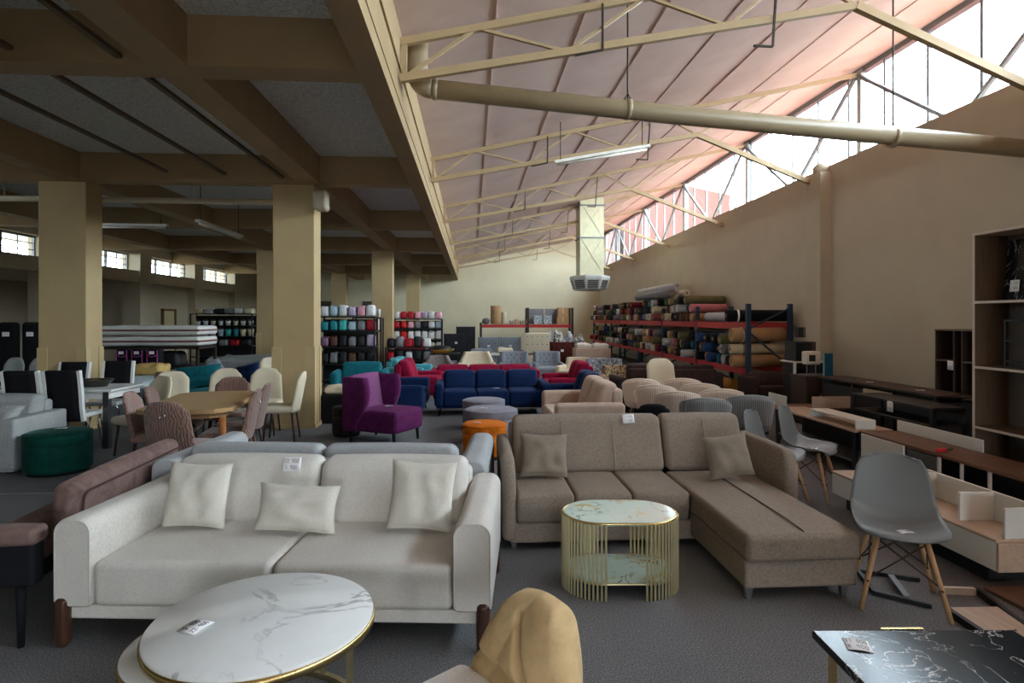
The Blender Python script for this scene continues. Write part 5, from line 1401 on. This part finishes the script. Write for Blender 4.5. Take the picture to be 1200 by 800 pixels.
# the unit beside the middle column
SA = ('shelf unit right beside the middle column',)
shelving('black shelving unit of wrapped packages right of the middle column', -3.62,-2.30,14.6,.5,(.18,.58,.98,1.36,1.70),1.68)
for lv, (z, cs_) in enumerate(((1.70,('white','pale blue','white','lilac','pink','white')),(1.36,('teal','teal','turquoise','pale blue','grey','crimson')),(.98,('mauve','brown','black','grey','black','lilac')),(.58,('black','grey','black','brown','black','black')))):
    for q, c in enumerate(cs_):
        hh = (.27,.25,.27,.28)[lv]*(.85+.15*((q*7)%3)/2)
        pack('%s package, %s from the column, %s shelf beside the middle column' % (c, words_[q], ('top','second','third','fourth')[lv]), -3.50+.215*q, 14.82, z, .19, .36, hh, c, 'packages right of the middle column')
# black wire goods bin in front of it, with dark wares
shelving('black low stand of dark wares behind the teal armchair', -2.25,-1.05,15.9,.5,(.2,.55,.9),.88)
for lv, z in enumerate((.9,.55)):
    for q in range(5):
        pack('%s bundle, %s from left, %s shelf of the low black stand' % (('black','grey','crimson','black','white')[(q+lv*2)%5], words_[q], ('top','lower')[lv]), -2.12+.235*q, 16.1, z, .2, .34, .22+.05*(q%2), ('black','grey','crimson','black','white')[(q+lv*2)%5], 'dark bundles on the low stand')
# shelf unit with red and white goods
shelving('black shelving unit of red and white goods before the end wall', -2.45,-.92,18.9,.5,(.15,.62,1.0,1.34,1.64),1.62)
for lv, (z, cs_) in enumerate(((1.64,('white','crimson','crimson','pink','lilac','white','pink')),(1.34,('crimson','red','pink','grey','black','white','pale blue')),(1.0,('white','red','white','white','white','white','white')),(.62,('red','red','white','grey','white','cream','white')))):
    for q, c in enumerate(cs_):
        pack('%s box, %s from left, %s shelf of the red and white goods' % (c, words_[q], ('top','second','third','fourth')[lv]), -2.33+.215*q, 19.12, z, .195, .36, (.22,.22,.26,.28)[lv], c, 'boxed goods on the red and white unit')
shelving('black shelf with white jars crossing before the third column', -3.3,-2.5,17.0,.45,(1.32,1.68),1.66,back=False)
for q in range(6): bucket('white jar, %s from left on the shelf before the third column' % words_[q], -3.20+.12*q, 17.2, 1.68, .05, .16+.06*(q>3), ('white','cream','white','white','pink','white')[q], 'white jars')
for q in range(3): pack('tall %s book box, %s from the left on the shelf before the third column' % (('cream','crimson','white')[q], words_[q]), -2.44+.0*q, 0, 0, .05, .3, .3, ('cream','crimson','white')[q], 'book boxes').location = (-2.86+.10*q, 17.35, 1.32)
# red padded bags on the floor stand
for q, (x, y, z, w, h) in enumerate(((-2.05,17.6,.0,.8,.62),(-1.75,17.6,.76,.9,.24),(-1.25,17.3,0,.6,.55))):
    rumpled('red quilted bag %s' % ('on the floor before the red and white goods','topmost of the red bag heap','at the right of the red bag heap')[q], 'quilted_bag', plain('pack_red',PACK['red'],.5), (x,y,z), w, .5, h, 50+q, 'bag', 'red quilted bags')
# the bucket shelf near the left wall
shelving('black shelf of buckets near the left wall, before the high windows', -9.9,-7.75,22.0,.5,(.3,.68,1.02,1.40,1.82),1.80)
for q, c in enumerate(('grey','mauve','lilac','pale blue','turquoise','teal','cream','cream')):
    bucket('%s bucket, %s from left on the shelf by the left wall' % (c, words_[q]), -9.70+.26*q, 22.2, 1.02, .11, .24, c, 'buckets by the left wall')
for q in range(8): bucket('white pot, %s from the left above the buckets by the left wall' % words_[q], -9.70+.26*q, 22.2, 1.40, .09, .16, ('white','white','cream')[q%3], 'white pots above the buckets')
for q, c in enumerate(('cream','white','black','grey','white','cream')): pack('%s parcel, %s from the left on top of the bucket shelf' % (c, words_[q]), -9.62+.34*q, 22.2, 1.82, .3, .36, .18, c, 'parcels on the bucket shelf')
for q, c in enumerate(('black','black','grey','crimson','black')): pack('%s bundle, %s from the left under the buckets by the left wall' % (c, words_[q]), -9.55+.385*q, 22.2, .68, .32, .36, .22, c, 'bundles under the buckets')

# ================================================================== BEDDING AREA ON THE LEFT
M_PLAST = plain('plastic_wrap_white', (226,224,220), .2, 0, .6, .08, 3, .4, 8)
M_MATT = plain('mattress_stripe', (206,186,170), .6)
t = thing('metal_rack', 'dark steel rack carrying wrapped mattresses behind the left column', 'rack', (-8.1,13.6,0))
for x in (0,2.1):
    for y in (0,.9): obj('post', bx(x,y,0,x+.06,y+.06,1.02), M_DARK, t)
obj('deck', bx(0,0,.98,2.16,.96,1.03), M_DARK, t); obj('shelf', bx(0,0,.55,2.16,.96,.58), M_DARK, t)
for q, z in enumerate((1.05,1.29)):
    m = MB(); m.rbox((0,0,.1),(2.2,1.0,.20),.06,3,(0,0,.01),6,fn=lambda p:[p[0],p[1],p[2]+.012*noise.noise(Vector((p[0]*4,p[1]*4,q)))])
    mt_ = tag(obj('mattress', m, M_PLAST, None, (-7.02,14.08,z)), '%s of the two plastic-wrapped mattresses behind the left column' % ('lower','upper')[q], 'mattress', 'wrapped mattresses')
    m = MB(); m.rbox((0,0,.1),(2.215,1.015,.05),.02,2); obj('border', m, plain('mattress_band',(120,72,66),.6), mt_)
pack('grey bundle on the rack under the mattresses', -7.4,13.95,.58,.7,.5,.32,'grey','rack bundles'); pack('black bundle on the rack under the mattresses', -6.7,13.95,.58,.6,.5,.34,'black','rack bundles')
t = thing('bed', 'made bed with pale striped sheets behind the white dining table', 'bed', (-6.45,10.95,0))
obj('base', rb(-.85,-.2,0,.85,1.45,.30), M_GREYB, t); m = MB(); m.rbox((0,.62,.43),(1.72,1.65,.26),.07,3,(0,0,.02),5); obj('mattress', m, spots('pale_stripe_sheet',(206,208,210),(176,196,206),5), t)
for q in range(3):
    t = thing('suitcase', 'black suitcase with purple piping, %s of three on the bed bench' % ('left','middle','right')[q], 'suitcase', (-7.12+.30*q,12.95,.50), 0, 'black suitcases')
    m = MB(); m.rbox((0,0,.27),(.27,.22,.52),.05,3); obj('body', m, M_BLACK, t)
    for sx in (-1,1): m = MB(); m.tube([(sx*.10,-.115,.04),(sx*.10,-.115,.5)],.012,6); obj('piping', m, plain('purple_piping',(150,50,130),.5), t)
    m = MB(); m.tube([(-.10,-.115,.40),(0,-.12,.36),(.10,-.115,.40)],.012,6); obj('pocket_piping', m, plain('purple_piping',(150,50,130),.5), t)
    obj('card', bx(-.05,-.135,.42,.05,-.13,.48), M_PAPER, t)
t = thing('bench', 'long grey bench carrying the three suitcases', 'bench', (-6.92,12.95,0)); obj('seat', rb(-.5,-.22,.42,.6,.22,.50), M_GREYB, t)
for sx in (-.44,.50): obj('leg', bx(sx,-.18,0,sx+.06,.18,.42), M_DARK, t)
rumpled('ochre folded quilt at the left on the striped bed', 'quilt', plain('ochre_quilt',(196,158,96),.8), (-5.75,13.0,.572), .0001+.5, .5, .16, 60, 'quilt').location = (-6.85,12.1,.585)
rumpled('golden folded quilt in the middle of the striped bed', 'quilt', plain('golden_quilt',(206,172,104),.8), (-6.2,12.1,.585), .6, .5, .18, 61, 'quilt')
rumpled('grey folded quilt at the right end of the striped bed', 'quilt', M_GREYB, (-5.2,12.6,.0), .5, .5, .66, 62, 'quilt')
t = thing('bed', 'low bed heaped with grey and white bedding before the bucket shelf', 'bed', (-5.9,16.6,0)); obj('base', rb(-1.0,-.5,0,1.4,1.3,.3), M_DARK, t); m = MB(); m.rbox((.2,.4,.45),(2.4,1.8,.3),.08,3,(0,0,.02),8,fn=lambda p:[p[0],p[1],p[2]+.08*noise.noise(Vector((p[0]*3,p[1]*3,4)))]); obj('bedding', m, M_TWEED, t)
bs2 = quilt_chair('cream framed chair with a blue seat pad left of the middle column', (-3.95,12.4,0), .6, M_CREAM, M_CHROME, False, .86, .44, .1, 'cream framed chairs'); 
# dark tall goods at the far left
for q, x in enumerate((-8.52,-8.10)):
    t = thing('high_back_chair', 'tall black high-backed chair with a white card, %s' % ('at the very left edge','between its twin and the left column')[q], 'chair', (x,11.6,0), .1, 'tall black chairs at the left edge')
    m = MB(); m.rbox((0,.2,1.02),(.33,.14,1.12),.06,3,(0,.02,0),3); obj('backrest', m, M_BLACK, t); m = MB(); m.rbox((0,-.12,.42),(.33,.5,.18),.06,3); obj('seat', m, M_BLACK, t)
    for sx in (-1,1): m = MB(); m.rbox((sx*.16,-.08,.55),(.05,.46,.10),.02,3); obj('armrest', m, M_BLACK, t)
    m = MB(); m.lathe([(.17,0),(.17,.03),(.05,.08),(.05,.34)],20); obj('base', m, M_DARK, t); obj('card', bx(-.06,.10,1.32,.05,.114,1.40), M_PAPER, t)
for q, x in enumerate((-7.53,-7.13)):
    headless = quilt_chair('pale grey upholstered chair before the black recliners, %s' % ('left one','right one')[q], (x,10.3,0), .1, M_TWEED, M_DKLEG, False, 1.0, .33, .12, 'pale grey chairs')
dup(q6, (-4.35,9.35,0), math.radians(150), 'dark brown chair pushed against the long teal sofa, behind the white table')
# small dark grilles high on the end wall
for q, x in enumerate((-7.55,-5.35)):
    t = thing('wall_vent', 'small dark vent grille on the end wall, %s the third column' % ('left of','just right of')[q], 'vent', (x,31.97,2.2), 0, 'end-wall vents')
    obj('frame', bx(-.32,-.03,0,.32,.0,.34), M_DARK, t)
    for k in range(4): obj('slat', bx(-.29,-.04,.05+.075*k,.29,-.03,.09+.075*k), M_GREYB_, t)
# a worn line of pale tape on the carpet
m = MB(); m.box(-6.4,5.99,0,-3.75,6.005,.003); tag(obj('floor_tape', m, plain('worn_tape',(150,148,142),.8)), 'thin pale strip of tape on the carpet left of the settee, before the pouf', 'tape')
# ================================================================== LIGHT AND CAMERA
wd = bpy.data.worlds.new('sky'); SC.world = wd; wd.use_nodes = True
nt = wd.node_tree; nt.nodes.clear()
out = nt.nodes.new('ShaderNodeOutputWorld'); bg = nt.nodes.new('ShaderNodeBackground')
tc = nt.nodes.new('ShaderNodeTexCoord'); mp = nt.nodes.new('ShaderNodeMapping'); mp.inputs['Scale'].default_value = (1,1,2.5)
nt.links.new(tc.outputs['Generated'], mp.inputs[0])
cl = _noise(nt, 2.2, 5, .6, mp.outputs[0])
rp = _ramp(nt, cl.outputs[0], [(.35, (.70,.83,.97)), (.6, (.86,.94,1))])
nt.links.new(rp.outputs[0], bg.inputs[0]); bg.inputs[1].default_value = 18
nt.links.new(bg.outputs[0], out.inputs[0])
def portal(name, loc, rot, sx, sy):
    l = bpy.data.lights.new(name, 'AREA'); l.shape = 'RECTANGLE'; l.size = sx; l.size_y = sy; l.cycles.is_portal = True
    o = bpy.data.objects.new(name, l); COL.objects.link(o); o.location = loc; o.rotation_euler = rot
portal('clerestory_portal', (7.06, 8.5, 5.2), (0, PI/2, 0), 1.9, 47)
portal('fill_opening_portal', (1.0, -15.05, 1.2), (PI/2, 0, 0), 4, 2.4)
portal('left_window_portal', (-11.3, 16.5, 3.48), (0, -PI/2, 0), .56, 24)
sl = bpy.data.lights.new('sun', 'SUN'); sl.energy = .6; sl.angle = .05; sl.color = (1,.94,.86)
so = bpy.data.objects.new('sun', sl); COL.objects.link(so); so.rotation_euler = (math.radians(-12), math.radians(-38), 0)
cd = bpy.data.cameras.new('camera'); co = bpy.data.objects.new('camera', cd); COL.objects.link(co)
co.location = (0,0,EYE); co.rotation_euler = (PI/2, 0, -YAW)
cd.sensor_fit = 'HORIZONTAL'; cd.sensor_width = 36; cd.lens = 36*F/1200
cd.shift_y = -(400-HY)/1200; cd.clip_start = .05; cd.clip_end = 300
SC.camera = co
SC.view_settings.view_transform = 'Standard'; SC.view_settings.look = 'None'
SC.view_settings.exposure = 0.52; SC.view_settings.gamma = 1; SC.view_settings.use_curve_mapping = False
SC.cycles.max_bounces = 10; SC.cycles.diffuse_bounces = 6; SC.cycles.transparent_max_bounces = 12
SC.cycles.sample_clamp_indirect = 6
